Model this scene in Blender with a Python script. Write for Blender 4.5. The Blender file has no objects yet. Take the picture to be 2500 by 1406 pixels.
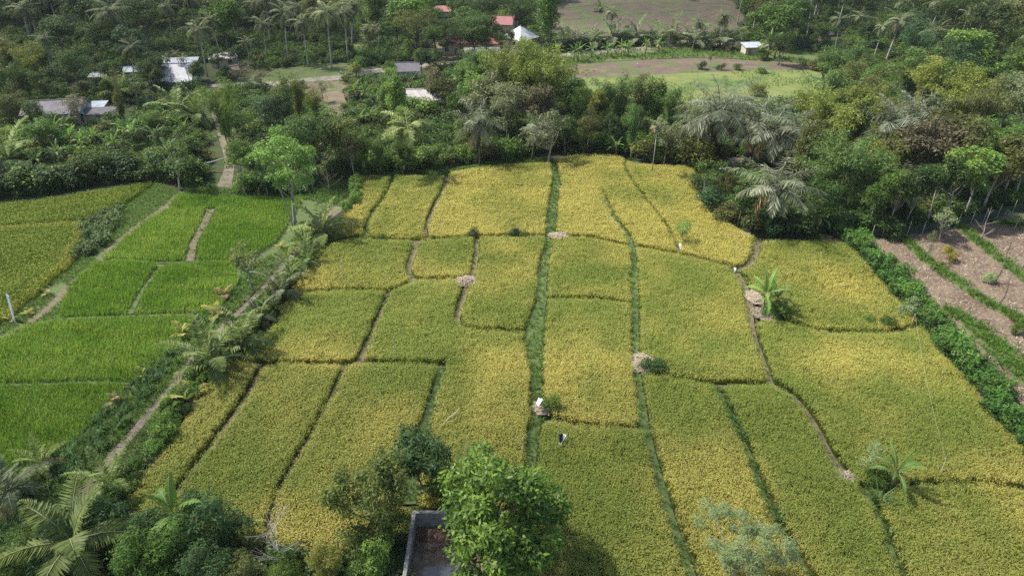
import bpy, math, random
import numpy as np
from mathutils import Vector
random.seed(7)
RNG = np.random.default_rng(7)
PI = math.pi
scene = bpy.context.scene
COL = scene.collection

# ------------------------------------------------------------------ camera model
CAM_H, PITCH, FPX, CX, CY = 40.0, math.radians(31.0), 1689.0, 1250.0, 703.0
cp, sp = math.cos(PITCH), math.sin(PITCH)

def G(px, py, z=0.0):
    """where the sight line of a photograph point meets the level z"""
    r, u = (px - CX) / FPX, -(py - CY) / FPX
    dx, dy, dz = r, cp + u * sp, -sp + u * cp
    t = (z - CAM_H) / dz
    return (dx * t, dy * t)

def GP(pts, z=0.0):
    return [G(a, b, z) for a, b in pts]

def proj(x, y, z):
    F = y * cp - (z - CAM_H) * sp
    U = y * sp + (z - CAM_H) * cp
    return (CX + FPX * x / F, CY - FPX * U / F)

def height_at(y, ty):
    u = -(ty - CY) / FPX
    return CAM_H + y * (u * cp - sp) / (cp + u * sp)

# ------------------------------------------------------------------ nodes / materials
def new_mat(name):
    m = bpy.data.materials.new(name); m.use_nodes = True
    nt = m.node_tree; nt.nodes.clear()
    out = nt.nodes.new('ShaderNodeOutputMaterial')
    return m, nt, out

def N(nt, typ, **kw):
    n = nt.nodes.new(typ)
    for k, v in kw.items():
        setattr(n, k, v)
    return n

def mixc(nt, fac, a, b, blend='MIX'):
    n = nt.nodes.new('ShaderNodeMix'); n.data_type = 'RGBA'; n.blend_type = blend
    for sock, v in ((n.inputs[0], fac), (n.inputs[6], a), (n.inputs[7], b)):
        if hasattr(v, 'links'):
            nt.links.new(v, sock)
        elif isinstance(v, (int, float)):
            sock.default_value = v
        else:
            sock.default_value = (*v, 1)
    return n.outputs[2]

def mathn(nt, op, a, b=0.0, clamp=False):
    n = nt.nodes.new('ShaderNodeMath'); n.operation = op; n.use_clamp = clamp
    for sock, v in ((n.inputs[0], a), (n.inputs[1], b)):
        if hasattr(v, 'links'):
            nt.links.new(v, sock)
        else:
            sock.default_value = v
    return n.outputs[0]

def noise(nt, scale, detail=4, rough=.55, vec=None):
    n = nt.nodes.new('ShaderNodeTexNoise'); n.inputs['Scale'].default_value = scale
    n.inputs['Detail'].default_value = detail; n.inputs['Roughness'].default_value = rough
    if vec is None:
        g = nt.nodes.new('ShaderNodeNewGeometry'); vec = g.outputs['Position']
    nt.links.new(vec, n.inputs['Vector'])
    return n.outputs['Fac']

def ramp(nt, fac, stops):
    n = nt.nodes.new('ShaderNodeValToRGB')
    el = n.color_ramp.elements
    while len(el) < len(stops):
        el.new(.5)
    for e, (p, c) in zip(el, stops):
        e.position = p; e.color = (*c, 1) if len(c) == 3 else c
    nt.links.new(fac, n.inputs[0])
    return n.outputs[0]

def leaf_mat(name, dark, light, trans=.37, rough=.5, var=.22, ripe=None, spec=.18):
    m, nt, out = new_mat(name)
    at = N(nt, 'ShaderNodeAttribute', attribute_name='tint')
    c = mixc(nt, at.outputs['Fac'], dark, light)
    if ripe:
        ia = N(nt, 'ShaderNodeAttribute', attribute_name='ripe', attribute_type='INSTANCER')
        c2 = mixc(nt, at.outputs['Fac'], ripe[0], ripe[1])
        c = mixc(nt, ia.outputs['Fac'], c, c2)
    oi = N(nt, 'ShaderNodeObjectInfo')
    v = mathn(nt, 'MULTIPLY_ADD', oi.outputs['Random'], 2 * var); nt.nodes[-1].inputs[2].default_value = 1 - var
    hs = N(nt, 'ShaderNodeHueSaturation')
    nt.links.new(c, hs.inputs['Color']); nt.links.new(v, hs.inputs['Value'])
    hv = mathn(nt, 'FRACT', mathn(nt, 'MULTIPLY', oi.outputs['Random'], 17.3))
    h = mathn(nt, 'MULTIPLY_ADD', hv, .03); nt.nodes[-1].inputs[2].default_value = .485
    nt.links.new(h, hs.inputs['Hue'])
    p = N(nt, 'ShaderNodeBsdfPrincipled'); p.inputs['Roughness'].default_value = rough
    p.inputs['Specular IOR Level'].default_value = spec
    nt.links.new(hs.outputs[0], p.inputs['Base Color'])
    t = N(nt, 'ShaderNodeBsdfTranslucent')
    tc = mixc(nt, .25, hs.outputs[0], (.25, .32, .03)) if not ripe else hs.outputs[0]
    nt.links.new(tc, t.inputs['Color'])
    mx = N(nt, 'ShaderNodeMixShader'); mx.inputs[0].default_value = trans
    nt.links.new(p.outputs[0], mx.inputs[1]); nt.links.new(t.outputs[0], mx.inputs[2])
    nt.links.new(mx.outputs[0], out.inputs[0])
    return m

def surf_mat(name, stops, scale, rough=.9, bump=.3, bscale=None, detail=6, metal=0, fine=None, spec=.3):
    """noise-ramped surface with bump; stops = colour ramp stops"""
    m, nt, out = new_mat(name)
    f = noise(nt, scale, detail, .62)
    c = ramp(nt, f, stops)
    if fine:
        f2 = noise(nt, fine[0], 3)
        c = mixc(nt, ramp(nt, f2, [(.45, (0, 0, 0)), (.62, (1, 1, 1))]), c, fine[1])
    p = N(nt, 'ShaderNodeBsdfPrincipled'); p.inputs['Roughness'].default_value = rough
    p.inputs['Metallic'].default_value = metal; p.inputs['Specular IOR Level'].default_value = spec
    nt.links.new(c, p.inputs['Base Color'])
    b = N(nt, 'ShaderNodeBump'); b.inputs['Strength'].default_value = bump; b.inputs['Distance'].default_value = .1
    nt.links.new(noise(nt, bscale or scale * 4, 4), b.inputs['Height'])
    nt.links.new(b.outputs[0], p.inputs['Normal'])
    nt.links.new(p.outputs[0], out.inputs[0])
    return m

def corrugated(name, col, dirt, pitch=.2, rough=.45, metal=.0, spec=.5):
    """sheet roofing: ribs run down the slope (object X varies across)"""
    m, nt, out = new_mat(name)
    tc = N(nt, 'ShaderNodeTexCoord')
    w = N(nt, 'ShaderNodeTexWave', bands_direction='X'); w.inputs['Scale'].default_value = .5 / pitch
    w.inputs['Distortion'].default_value = 0
    nt.links.new(tc.outputs['Object'], w.inputs['Vector'])
    f = ramp(nt, noise(nt, .9, 6), [(.38, (0, 0, 0)), (.68, (1, 1, 1))])
    c = mixc(nt, f, col, dirt)
    c = mixc(nt, mathn(nt, 'MULTIPLY', w.outputs['Fac'], .25), c, tuple(x * .6 for x in col))
    p = N(nt, 'ShaderNodeBsdfPrincipled'); p.inputs['Roughness'].default_value = rough; p.inputs['Metallic'].default_value = metal
    nt.links.new(c, p.inputs['Base Color'])
    b = N(nt, 'ShaderNodeBump'); b.inputs['Strength'].default_value = .5; b.inputs['Distance'].default_value = .05
    nt.links.new(w.outputs['Fac'], b.inputs['Height']); nt.links.new(b.outputs[0], p.inputs['Normal'])
    nt.links.new(p.outputs[0], out.inputs[0])
    return m

M = {}
# foliage
M['dark'] = leaf_mat('foliage dark green', (.022, .055, .015), (.08, .14, .03), var=.35)
M['deep'] = leaf_mat('foliage blue green', (.022, .055, .024), (.065, .125, .045), var=.35)
M['mid'] = leaf_mat('foliage mid green', (.04, .09, .015), (.14, .23, .04), var=.35)
M['bright'] = leaf_mat('foliage bright green', (.09, .17, .03), (.21, .34, .07), var=.25)
M['olive'] = leaf_mat('foliage olive', (.07, .085, .025), (.17, .18, .055), var=.3)
M['yellow'] = leaf_mat('foliage yellow green', (.14, .16, .03), (.32, .33, .085))
M['grey'] = leaf_mat('foliage grey green', (.09, .11, .05), (.26, .29, .15))
M['brown'] = leaf_mat('foliage brownish', (.09, .08, .045), (.20, .17, .10))
M['silver'] = leaf_mat('acacia leaf', (.17, .235, .085), (.38, .46, .22))
M['bamboo'] = leaf_mat('bamboo leaf', (.10, .13, .022), (.27, .31, .06), var=.25)
M['bambog'] = leaf_mat('bamboo green leaf', (.06, .115, .03), (.16, .25, .07), var=.25)
M['mahog'] = leaf_mat('mahogany leaf', (.022, .08, .012), (.25, .41, .06), rough=.45, spec=.3, var=.05)
M['mango'] = leaf_mat('mango leaf', (.03, .075, .025), (.10, .19, .055), rough=.5, spec=.22, var=.05)
M['hedge'] = leaf_mat('hedge leaf', (.012, .042, .014), (.14, .28, .05), var=.25)
M['coco'] = leaf_mat('coconut frond', (.07, .12, .03), (.27, .34, .09), rough=.5, spec=.2)
M['cocofar'] = leaf_mat('coconut frond dull', (.09, .115, .05), (.27, .30, .17), rough=.5)
M['cocoyel'] = leaf_mat('young yellow frond', (.26, .27, .05), (.45, .43, .12), rough=.5)
M['cocodry'] = leaf_mat('dry frond', (.34, .24, .11), (.50, .38, .2), rough=.7)
M['aren'] = leaf_mat('sugar palm frond', (.06, .08, .04), (.34, .37, .24), rough=.45, spec=.35)
M['banana'] = leaf_mat('banana leaf', (.08, .17, .03), (.18, .33, .07), trans=.4, rough=.5, spec=.22)
M['banfar'] = leaf_mat('banana leaf dull', (.07, .14, .045), (.17, .28, .10), trans=.35, rough=.5)
M['fern'] = leaf_mat('tree fern frond', (.16, .20, .05), (.28, .33, .11))
M['grass'] = leaf_mat('grass blade', (.06, .13, .02), (.15, .26, .045), var=.3)
M['grassd'] = leaf_mat('weed blade', (.05, .09, .03), (.13, .19, .06), var=.35)
M['napier'] = leaf_mat('tall grass blade', (.045, .10, .03), (.13, .23, .08), var=.25)
M['straw'] = leaf_mat('straw', (.25, .205, .145), (.50, .43, .33), trans=.1, rough=.85, spec=.1)
M['reddry'] = leaf_mat('red leaf', (.13, .07, .055), (.30, .15, .12))
M['croton'] = leaf_mat('croton leaf', (.12, .15, .02), (.42, .34, .04))
M['rice'] = leaf_mat('rice blade', (.085, .142, .016), (.21, .293, .037), var=.08, spec=.08, ripe=((.213, .222, .027), (.43, .408, .066)))
M['oliveg'] = leaf_mat('foliage olive green', (.07, .105, .025), (.21, .27, .07))
M['panicle'] = leaf_mat('rice panicle', (.215, .262, .052), (.37, .418, .105), var=.08, spec=.08, ripe=((.462, .415, .092), (.735, .65, .22)))
M['riceg'] = leaf_mat('young rice blade', (.08, .172, .019), (.26, .415, .052), var=.18, spec=.08, ripe=((.18, .27, .036), (.44, .56, .11)))
# wood, stone, earth
M['bark'] = surf_mat('bark', [(.3, (.10, .085, .065)), (.7, (.24, .21, .17))], 3, bscale=14, bump=.5)
M['barkpale'] = surf_mat('pale bark', [(.3, (.22, .20, .17)), (.7, (.42, .40, .35))], 2, bscale=10, bump=.4)
M['barkdark'] = surf_mat('shaggy bark', [(.3, (.025, .02, .016)), (.7, (.09, .07, .05))], 3, bscale=20, bump=.8)
M['stem'] = surf_mat('banana stem', [(.3, (.10, .12, .04)), (.7, (.22, .16, .08))], 3, bscale=9, bump=.3)
M['rachis'] = surf_mat('frond midrib', [(.3, (.20, .21, .08)), (.7, (.30, .29, .13))], 4, rough=.5, bump=.1)
M['culm'] = surf_mat('bamboo culm', [(.3, (.16, .20, .05)), (.7, (.32, .33, .12))], 2, rough=.5, bump=.1)
M['drywood'] = surf_mat('weathered bamboo', [(.3, (.36, .31, .24)), (.7, (.58, .53, .44))], 4, rough=.8, bump=.2)
M['mud'] = surf_mat('bund mud', [(.3, (.075, .06, .035)), (.5, (.13, .105, .065)), (.72, (.11, .13, .045))], 1.6, bump=.8, bscale=9)
M['turf'] = surf_mat('bund turf', [(.3, (.05, .075, .025)), (.7, (.10, .14, .04))], 1.8, bump=.8, bscale=12)
M['conc'] = surf_mat('weathered concrete', [(.25, (.10, .095, .085)), (.5, (.26, .25, .235)), (.75, (.36, .35, .33))], 1.3, bump=.3, bscale=9)
M['tankfloor'] = surf_mat('silted floor', [(.3, (.06, .05, .035)), (.6, (.19, .155, .12)), (.8, (.27, .23, .18))], .9, bump=.4)
M['plaster'] = surf_mat('beige plaster', [(.3, (.38, .32, .25)), (.7, (.52, .46, .38))], .8, bump=.1)
M['whitewash'] = surf_mat('white paint', [(.3, (.52, .55, .53)), (.7, (.72, .74, .72))], .8, bump=.1)
M['plank'] = surf_mat('plank wall', [(.3, (.18, .12, .08)), (.7, (.32, .23, .16))], 2, bump=.4)
M['redpaint'] = surf_mat('red paint', [(.3, (.22, .03, .02)), (.7, (.32, .06, .04))], 2, bump=.1)
M['glass'] = surf_mat('dark window glass', [(.3, (.015, .018, .02)), (.7, (.03, .035, .04))], 1, rough=.15, bump=0, spec=.6)
M['tarp'] = surf_mat('turquoise tarp', [(.3, (.03, .28, .28)), (.7, (.06, .42, .40))], 1.5, rough=.5, bump=.3)
M['cloth'] = surf_mat('white cloth', [(.3, (.68, .68, .70)), (.7, (.82, .82, .84))], 3, rough=.7, bump=.2)
M['blackcloth'] = surf_mat('black plastic', [(.3, (.01, .01, .012)), (.7, (.03, .03, .035))], 3, rough=.5, bump=.2)
M['string'] = surf_mat('pale string', [(.3, (.34, .32, .22)), (.7, (.45, .42, .32))], 3, bump=0)
M['net'] = surf_mat('dark green net', [(.3, (.02, .03, .022)), (.7, (.04, .055, .038))], 3, rough=.8, bump=.2)
M['feather'] = surf_mat('white feathers', [(.3, (.7, .7, .68)), (.7, (.82, .82, .8))], 9, rough=.8, bump=.1)
M['beak'] = surf_mat('yellow beak', [(.3, (.5, .3, .03)), (.7, (.6, .4, .05))], 9, rough=.5, bump=0)
M['slate'] = corrugated('grey roof sheet', (.13, .115, .135), (.20, .185, .20), .25, rough=.7)
M['slatedk'] = corrugated('dark roof sheet', (.07, .065, .078), (.11, .10, .11), .25, rough=.7)
M['palerf'] = corrugated('pale roof sheet', (.34, .31, .30), (.44, .41, .40), .3, rough=.7)
M['whiterf'] = corrugated('white roof sheet', (.37, .375, .41), (.24, .24, .26), .3, rough=.4)
M['pavrf'] = corrugated('pavilion sheet', (.58, .60, .62), (.46, .47, .48), .3)
M['zinc'] = corrugated('zinc roof sheet', (.45, .50, .58), (.30, .31, .33), .15, rough=.35)
M['redrf'] = corrugated('red roof sheet', (.28, .06, .065), (.18, .07, .065), .2, rough=.5)
M['brownrf'] = corrugated('brown roof', (.30, .20, .17), (.38, .27, .23), .2, rough=.8)

def field_mat(name, a, b, c, fleck, stripe_dir=0.0, weeds=None, wscale=.35):
    m, nt, out = new_mat(name)
    f = noise(nt, .25, 6, .65)
    col = ramp(nt, f, [(.3, a), (.5, b), (.7, c)])
    fl = ramp(nt, noise(nt, 3.2, 5, .7), [(.5, (0, 0, 0)), (.62, (1, 1, 1))])
    col = mixc(nt, fl, col, fleck)
    if weeds:
        wf = ramp(nt, noise(nt, wscale, 5, .7), [(.50, (0, 0, 0)), (.60, (1, 1, 1))])
        col = mixc(nt, wf, col, weeds)
    p = N(nt, 'ShaderNodeBsdfPrincipled'); p.inputs['Roughness'].default_value = .95
    p.inputs['Specular IOR Level'].default_value = .15
    nt.links.new(col, p.inputs['Base Color'])
    bp = N(nt, 'ShaderNodeBump'); bp.inputs['Strength'].default_value = .9; bp.inputs['Distance'].default_value = .15
    nt.links.new(noise(nt, 4.5, 5, .7), bp.inputs['Height']); nt.links.new(bp.outputs[0], p.inputs['Normal'])
    nt.links.new(p.outputs[0], out.inputs[0])
    return m
M['plough'] = field_mat('ploughed soil', (.075, .054, .038), (.125, .092, .065), (.18, .135, .10), (.25, .195, .14))
M['ploughfar'] = field_mat('far ploughed soil', (.085, .058, .052), (.13, .088, .078), (.17, .125, .10), (.12, .125, .06), weeds=(.09, .115, .045), wscale=.16)
M['meadow'] = field_mat('meadow grass', (.09, .13, .04), (.15, .175, .055), (.20, .20, .07), (.11, .15, .045), weeds=(.08, .13, .04), wscale=.12)
M['greenfield'] = field_mat('rough green grass', (.055, .085, .03), (.09, .13, .04), (.14, .17, .06), (.08, .10, .04), weeds=(.10, .10, .055), wscale=.4)
M['yard'] = field_mat('yard earth', (.09, .07, .05), (.16, .12, .09), (.2, .16, .12), (.10, .11, .05), weeds=(.06, .10, .03), wscale=.2)
M['ground'] = field_mat('forest ground', (.03, .04, .018), (.05, .055, .025), (.075, .06, .035), (.04, .055, .02), weeds=(.04, .075, .018), wscale=.3)
M['paddymud'] = field_mat('paddy mud', (.05, .045, .02), (.07, .065, .028), (.09, .08, .035), (.06, .075, .02))
M['gravel'] = field_mat('dirt road', (.19, .165, .14), (.25, .22, .19), (.31, .28, .25), (.15, .13, .10), weeds=(.10, .12, .05), wscale=.7)
M['track'] = field_mat('dirt track', (.12, .095, .075), (.18, .145, .12), (.24, .20, .17), (.10, .085, .06), weeds=(.09, .11, .045), wscale=.9)
M['sand'] = field_mat('sandy clearing', (.38, .30, .18), (.48, .40, .26), (.55, .46, .32), (.3, .26, .14))
M['water'] = surf_mat('murky water', [(.3, (.035, .045, .05)), (.7, (.06, .07, .075))], .6, rough=.08, bump=.05, spec=.6)

# ------------------------------------------------------------------ object helpers
def tag(o, label=None, cat=None, group=None, kind=None):
    if label: o['label'] = label
    if cat: o['category'] = cat
    if group: o['group'] = group
    if kind: o['kind'] = kind
    return o

def link(o, parent=None):
    COL.objects.link(o)
    if parent is not None:
        o.parent = parent
    return o

def mesh_np(name, V, F, mats, tint=None, mi=None, smooth=False):
    """V (n,3) array; F list of tuples or (m,4) int array"""
    me = bpy.data.meshes.new(name)
    if isinstance(F, np.ndarray):
        k = F.shape[1]
        me.vertices.add(len(V)); me.vertices.foreach_set('co', np.asarray(V, dtype=np.float32).ravel())
        me.loops.add(F.size); me.loops.foreach_set('vertex_index', F.astype(np.int32).ravel())
        me.polygons.add(len(F))
        me.polygons.foreach_set('loop_start', np.arange(0, F.size, k, dtype=np.int32))
        me.update(calc_edges=True)
    else:
        me.from_pydata([tuple(v) for v in V], [], F)
    for m in mats:
        me.materials.append(M[m] if isinstance(m, str) else m)
    if mi is not None:
        me.polygons.foreach_set('material_index', np.asarray(mi, dtype=np.int32))
    if tint is not None:
        a = me.attributes.new('tint', 'FLOAT', 'POINT'); a.data.foreach_set('value', np.asarray(tint, dtype=np.float32))
    if smooth:
        me.polygons.foreach_set('use_smooth', np.ones(len(me.polygons), dtype=bool))
    me.update()
    return me

class MB:
    """collects boxes, tubes, prisms into one mesh"""
    def __init__(s): s.v, s.f, s.m, s.t = [], [], [], []
    def add(s, vs, fs, mi=0, tint=.5):
        b = len(s.v); s.v += [tuple(v) for v in vs]; s.f += [tuple(b + i for i in f) for f in fs]; s.m += [mi] * len(fs)
        s.t += [tint] * len(vs) if isinstance(tint, (int, float)) else list(tint)
        return s
    def box(s, c, size, rot=0, mi=0):
        cx, cy, cz = c; a, b, h = size[0] / 2, size[1] / 2, size[2] / 2; cr, sr = math.cos(rot), math.sin(rot)
        vs = [(cx + x * cr - y * sr, cy + x * sr + y * cr, cz + z) for z in (-h, h) for x, y in ((-a, -b), (a, -b), (a, b), (-a, b))]
        return s.add(vs, [(3, 2, 1, 0), (4, 5, 6, 7), (0, 1, 5, 4), (1, 2, 6, 5), (2, 3, 7, 6), (3, 0, 4, 7)], mi)
    def tube(s, pts, rad, n=6, mi=0, cap=True):
        pts = [Vector(p) for p in pts]; rad = rad if isinstance(rad, (list, tuple)) else [rad] * len(pts)
        rings = []; prev = None
        for i, p in enumerate(pts):
            d = (pts[min(i + 1, len(pts) - 1)] - pts[max(i - 1, 0)]).normalized()
            a = d.orthogonal().normalized() if prev is None else (prev - d * prev.dot(d)).normalized()
            prev = a; b = d.cross(a)
            rings.append([p + (a * math.cos(2 * PI * k / n) + b * math.sin(2 * PI * k / n)) * rad[i] for k in range(n)])
        vs = [v for r in rings for v in r]
        fs = [(i * n + k, i * n + (k + 1) % n, (i + 1) * n + (k + 1) % n, (i + 1) * n + k) for i in range(len(pts) - 1) for k in range(n)]
        if cap:
            fs += [tuple(range(n))[::-1], tuple((len(pts) - 1) * n + k for k in range(n))]
        return s.add(vs, fs, mi)
    def mesh(s, name, mats, smooth=False):
        return mesh_np(name, s.v, s.f, mats, tint=s.t, mi=s.m, smooth=smooth)
    def obj(s, name, mats, parent=None, smooth=False, loc=None):
        o = bpy.data.objects.new(name, s.mesh(name, mats if isinstance(mats, (list, tuple)) else [mats], smooth))
        if loc: o.location = loc
        return link(o, parent)

def empty(name, loc=(0, 0, 0), rz=0.0, sc=1.0):
    o = bpy.data.objects.new(name, None); o.location = loc; o.rotation_euler = (0, 0, rz)
    o.scale = (sc, sc, sc) if isinstance(sc, (int, float)) else sc
    o.empty_display_size = .3
    return link(o)

# numpy geometry helpers
def inpoly(x, y, poly):
    c = np.zeros(x.shape, bool); n = len(poly); j = n - 1
    for i in range(n):
        xi, yi = poly[i]; xj, yj = poly[j]
        m = ((yi > y) != (yj > y)) & (x < (xj - xi) * (y - yi) / ((yj - yi) or 1e-9) + xi)
        c ^= m; j = i
    return c

def dist_line(x, y, pts, closed=False):
    d = np.full(x.shape, 1e9); L = len(pts)
    for i in range(L if closed else L - 1):
        ax, ay = pts[i]; bx, by = pts[(i + 1) % L]
        vx, vy = bx - ax, by - ay; q = vx * vx + vy * vy or 1e-9
        t = np.clip(((x - ax) * vx + (y - ay) * vy) / q, 0, 1)
        d = np.minimum(d, np.hypot(x - ax - t * vx, y - ay - t * vy))
    return d

def vnoise(x, y, scale, seed=0):
    X, Y = x / scale, y / scale
    xi, yi = np.floor(X).astype(np.int64), np.floor(Y).astype(np.int64); fx, fy = X - xi, Y - yi
    fx, fy = fx * fx * (3 - 2 * fx), fy * fy * (3 - 2 * fy)
    def h(a, b):
        n = (a * 374761393 + b * 668265263 + seed * 974634777) & 0xffffffff
        n = ((n ^ (n >> 13)) * 1274126177) & 0xffffffff
        return ((n ^ (n >> 16)) & 0xffff) / 65535.0
    return (h(xi, yi) * (1 - fx) + h(xi + 1, yi) * fx) * (1 - fy) + (h(xi, yi + 1) * (1 - fx) + h(xi + 1, yi + 1) * fx) * fy

def smooth_line(pts, step=.8):
    """Catmull-Rom through world points"""
    P = [np.array(p[:2], float) for p in pts]; P = [2 * P[0] - P[1]] + P + [2 * P[-1] - P[-2]]
    out = []
    for i in range(1, len(P) - 2):
        a, b, c, d = P[i - 1], P[i], P[i + 1], P[i + 2]
        n = max(2, int(np.hypot(*(c - b)) / step))
        for k in range(n):
            t = k / n
            out.append(tuple(.5 * (2 * b + (c - a) * t + (2 * a - 5 * b + 4 * c - d) * t * t + (3 * b - a - 3 * c + d) * t ** 3)))
    out.append(tuple(P[-2]))
    return out

def bbox_pts(poly, step, jit, rng, ang=0.0):
    a = np.array(poly); c = a.mean(0); R = np.abs(a - c).max() * 1.5
    g = np.arange(-R, R, step); X, Y = np.meshgrid(g, g); X, Y = X.ravel(), Y.ravel()
    X = X + rng.uniform(-jit, jit, X.shape) * step; Y = Y + rng.uniform(-jit, jit, Y.shape) * step
    x = c[0] + X * math.cos(ang) - Y * math.sin(ang); y = c[1] + X * math.sin(ang) + Y * math.cos(ang)
    m = inpoly(x, y, poly)
    return x[m], y[m]

# ------------------------------------------------------------------ instanced ground cover (stuff)
def proto_collection(name, meshes):
    c = bpy.data.collections.new(name)
    for i, me in enumerate(meshes):
        c.objects.link(bpy.data.objects.new('%s_%02d' % (name, i), me))
    return c

_gn = {}
def scatter_group(col):
    if col.name in _gn: return _gn[col.name]
    ng = bpy.data.node_groups.new('scatter ' + col.name, 'GeometryNodeTree')
    ng.interface.new_socket('Geometry', in_out='INPUT', socket_type='NodeSocketGeometry')
    ng.interface.new_socket('Geometry', in_out='OUTPUT', socket_type='NodeSocketGeometry')
    gi, go = ng.nodes.new('NodeGroupInput'), ng.nodes.new('NodeGroupOutput')
    ip = ng.nodes.new('GeometryNodeInstanceOnPoints'); ci = ng.nodes.new('GeometryNodeCollectionInfo')
    ci.inputs['Collection'].default_value = col
    ci.inputs['Separate Children'].default_value = True; ci.inputs['Reset Children'].default_value = True
    def attr(n, t):
        a = ng.nodes.new('GeometryNodeInputNamedAttribute'); a.data_type = t; a.inputs['Name'].default_value = n
        return a.outputs['Attribute']
    L = ng.links.new
    L(gi.outputs[0], ip.inputs['Points']); L(ci.outputs[0], ip.inputs['Instance'])
    ip.inputs['Pick Instance'].default_value = True
    L(attr('pick', 'INT'), ip.inputs['Instance Index']); L(attr('rot', 'FLOAT_VECTOR'), ip.inputs['Rotation'])
    L(attr('scl', 'FLOAT_VECTOR'), ip.inputs['Scale'])
    L(ip.outputs[0], go.inputs[0])
    _gn[col.name] = ng
    return ng

def scatter(name, x, y, col, rng, z=0.0, smin=.8, smax=1.2, tilt=.12, ripe=None, label=None, cat=None, group=None, zs=None, lean=None):
    n = len(x)
    me = bpy.data.meshes.new(name); me.vertices.add(n)
    co = np.stack([x, y, np.full(n, z) if np.isscalar(z) else z], 1).astype(np.float32)
    me.vertices.foreach_set('co', co.ravel())
    def A(nm, t, v, key):
        a = me.attributes.new(nm, t, 'POINT'); a.data.foreach_set(key, np.ascontiguousarray(v).ravel())
    A('pick', 'INT', rng.integers(0, len(col.objects), n).astype(np.int32), 'value')
    r = np.stack([rng.normal(0, tilt, n), rng.normal(0, tilt, n), rng.uniform(0, 2 * PI, n)], 1).astype(np.float32)
    if lean is not None: r[:, 0] += lean[0]; r[:, 1] += lean[1]
    A('rot', 'FLOAT_VECTOR', r, 'vector')
    s = rng.uniform(smin, smax, n)[:, None] * np.ones((1, 3))
    if zs is not None: s[:, 2] *= zs
    A('scl', 'FLOAT_VECTOR', s.astype(np.float32), 'vector')
    A('ripe', 'FLOAT', (np.zeros(n) if ripe is None else np.clip(ripe, 0, 1)).astype(np.float32), 'value')
    me.update()
    o = link(bpy.data.objects.new(name, me)); md = o.modifiers.new('scatter', 'NODES'); md.node_group = scatter_group(col)
    tag(o, label, cat, group, 'stuff')
    return o
# ------------------------------------------------------------------ foliage builders
def nrm(a): return a / np.maximum(np.linalg.norm(a, axis=-1, keepdims=True), 1e-9)

def blades(base, tip, side, width, tint, bend=None):
    """diamond leaves: base, tip (n,3); side (n,3) unit; width (n,)"""
    n = len(base); mid = base * .55 + tip * .45
    if bend is not None: mid = mid + bend
    w = side * (np.asarray(width).reshape(-1, 1) * .5)
    V = np.stack([base, mid + w, tip, mid - w], 1).reshape(-1, 3)
    F = np.arange(4 * n).reshape(n, 4); T = np.repeat(tint, 4)
    return V, F, T

def join(parts):
    V, F, T, Mi, b = [], [], [], [], 0
    for p in parts:
        v, f, t = p[:3]; mi = p[3] if len(p) > 3 else 0
        V.append(v); F.append(f + b); T.append(t); Mi.append(np.full(len(f), mi)); b += len(v)
    return np.concatenate(V), np.concatenate(F), np.concatenate(T), np.concatenate(Mi)

def leaf_clumps(rng, C, R, n_per, L, W, flat=.75, droop=.35, up=.55, lvar=.45, shell=.5):
    """clumps of leaf-sized faces around centres C with radii R"""
    C = np.asarray(C, float); K = len(C); R = np.broadcast_to(np.asarray(R, float), (K,))
    idx = np.repeat(np.arange(K), n_per); n = len(idx)
    d = nrm(rng.normal(size=(n, 3)) + np.array([0, 0, .35]))
    rr = shell + (1 - shell) * rng.random(n) ** .6
    rr *= 1 + .25 * np.sin(5 * d[:, 0] + idx) * np.cos(4 * d[:, 1] + idx * 2)
    p = C[idx] + d * (R[idx] * rr)[:, None] * np.array([1, 1, flat])
    nn = nrm(d * .55 + np.array([0, 0, up]) + rng.normal(0, .45, (n, 3)))
    t = nrm(np.cross(nn, rng.normal(size=(n, 3)))); t = nrm(t + d * .5); t[:, 2] -= droop; t = nrm(t)
    s = nrm(np.cross(t, nn))
    l = L * (1 + rng.uniform(-lvar, lvar, n)); w = W * (1 + rng.uniform(-lvar, lvar, n))
    tint = np.clip(.45 + rng.normal(0, .22, n) + (rng.random(K)[idx] - .5) * .4, 0, 1)
    return blades(p, p + t * l[:, None], s, w, tint)

def crown_centres(rng, K, rx, rz, zc, clump, upper=.35, lobes=0):
    out = []
    ph = rng.uniform(0, 6.28, 4)
    while len(out) < K:
        d = nrm(rng.normal(size=3)); d[2] += upper * .6; d = d / np.linalg.norm(d)
        r = rng.uniform(.45, 1.0) ** .6
        az = math.atan2(d[1], d[0]); k = 1 + .24 * math.sin(2 * az + ph[0]) + .2 * math.sin(3 * az + ph[1]) + .16 * math.sin(5 * d[2] + ph[2])
        p = np.array([d[0] * (rx - clump * .6) * r * k, d[1] * (rx - clump * .6) * r * k, zc + d[2] * (rz - clump * .5) * r * k])
        if all(np.linalg.norm(p - q) > clump * .55 for q in out) or rng.random() < .1:
            out.append(p)
    return np.array(out)

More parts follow.
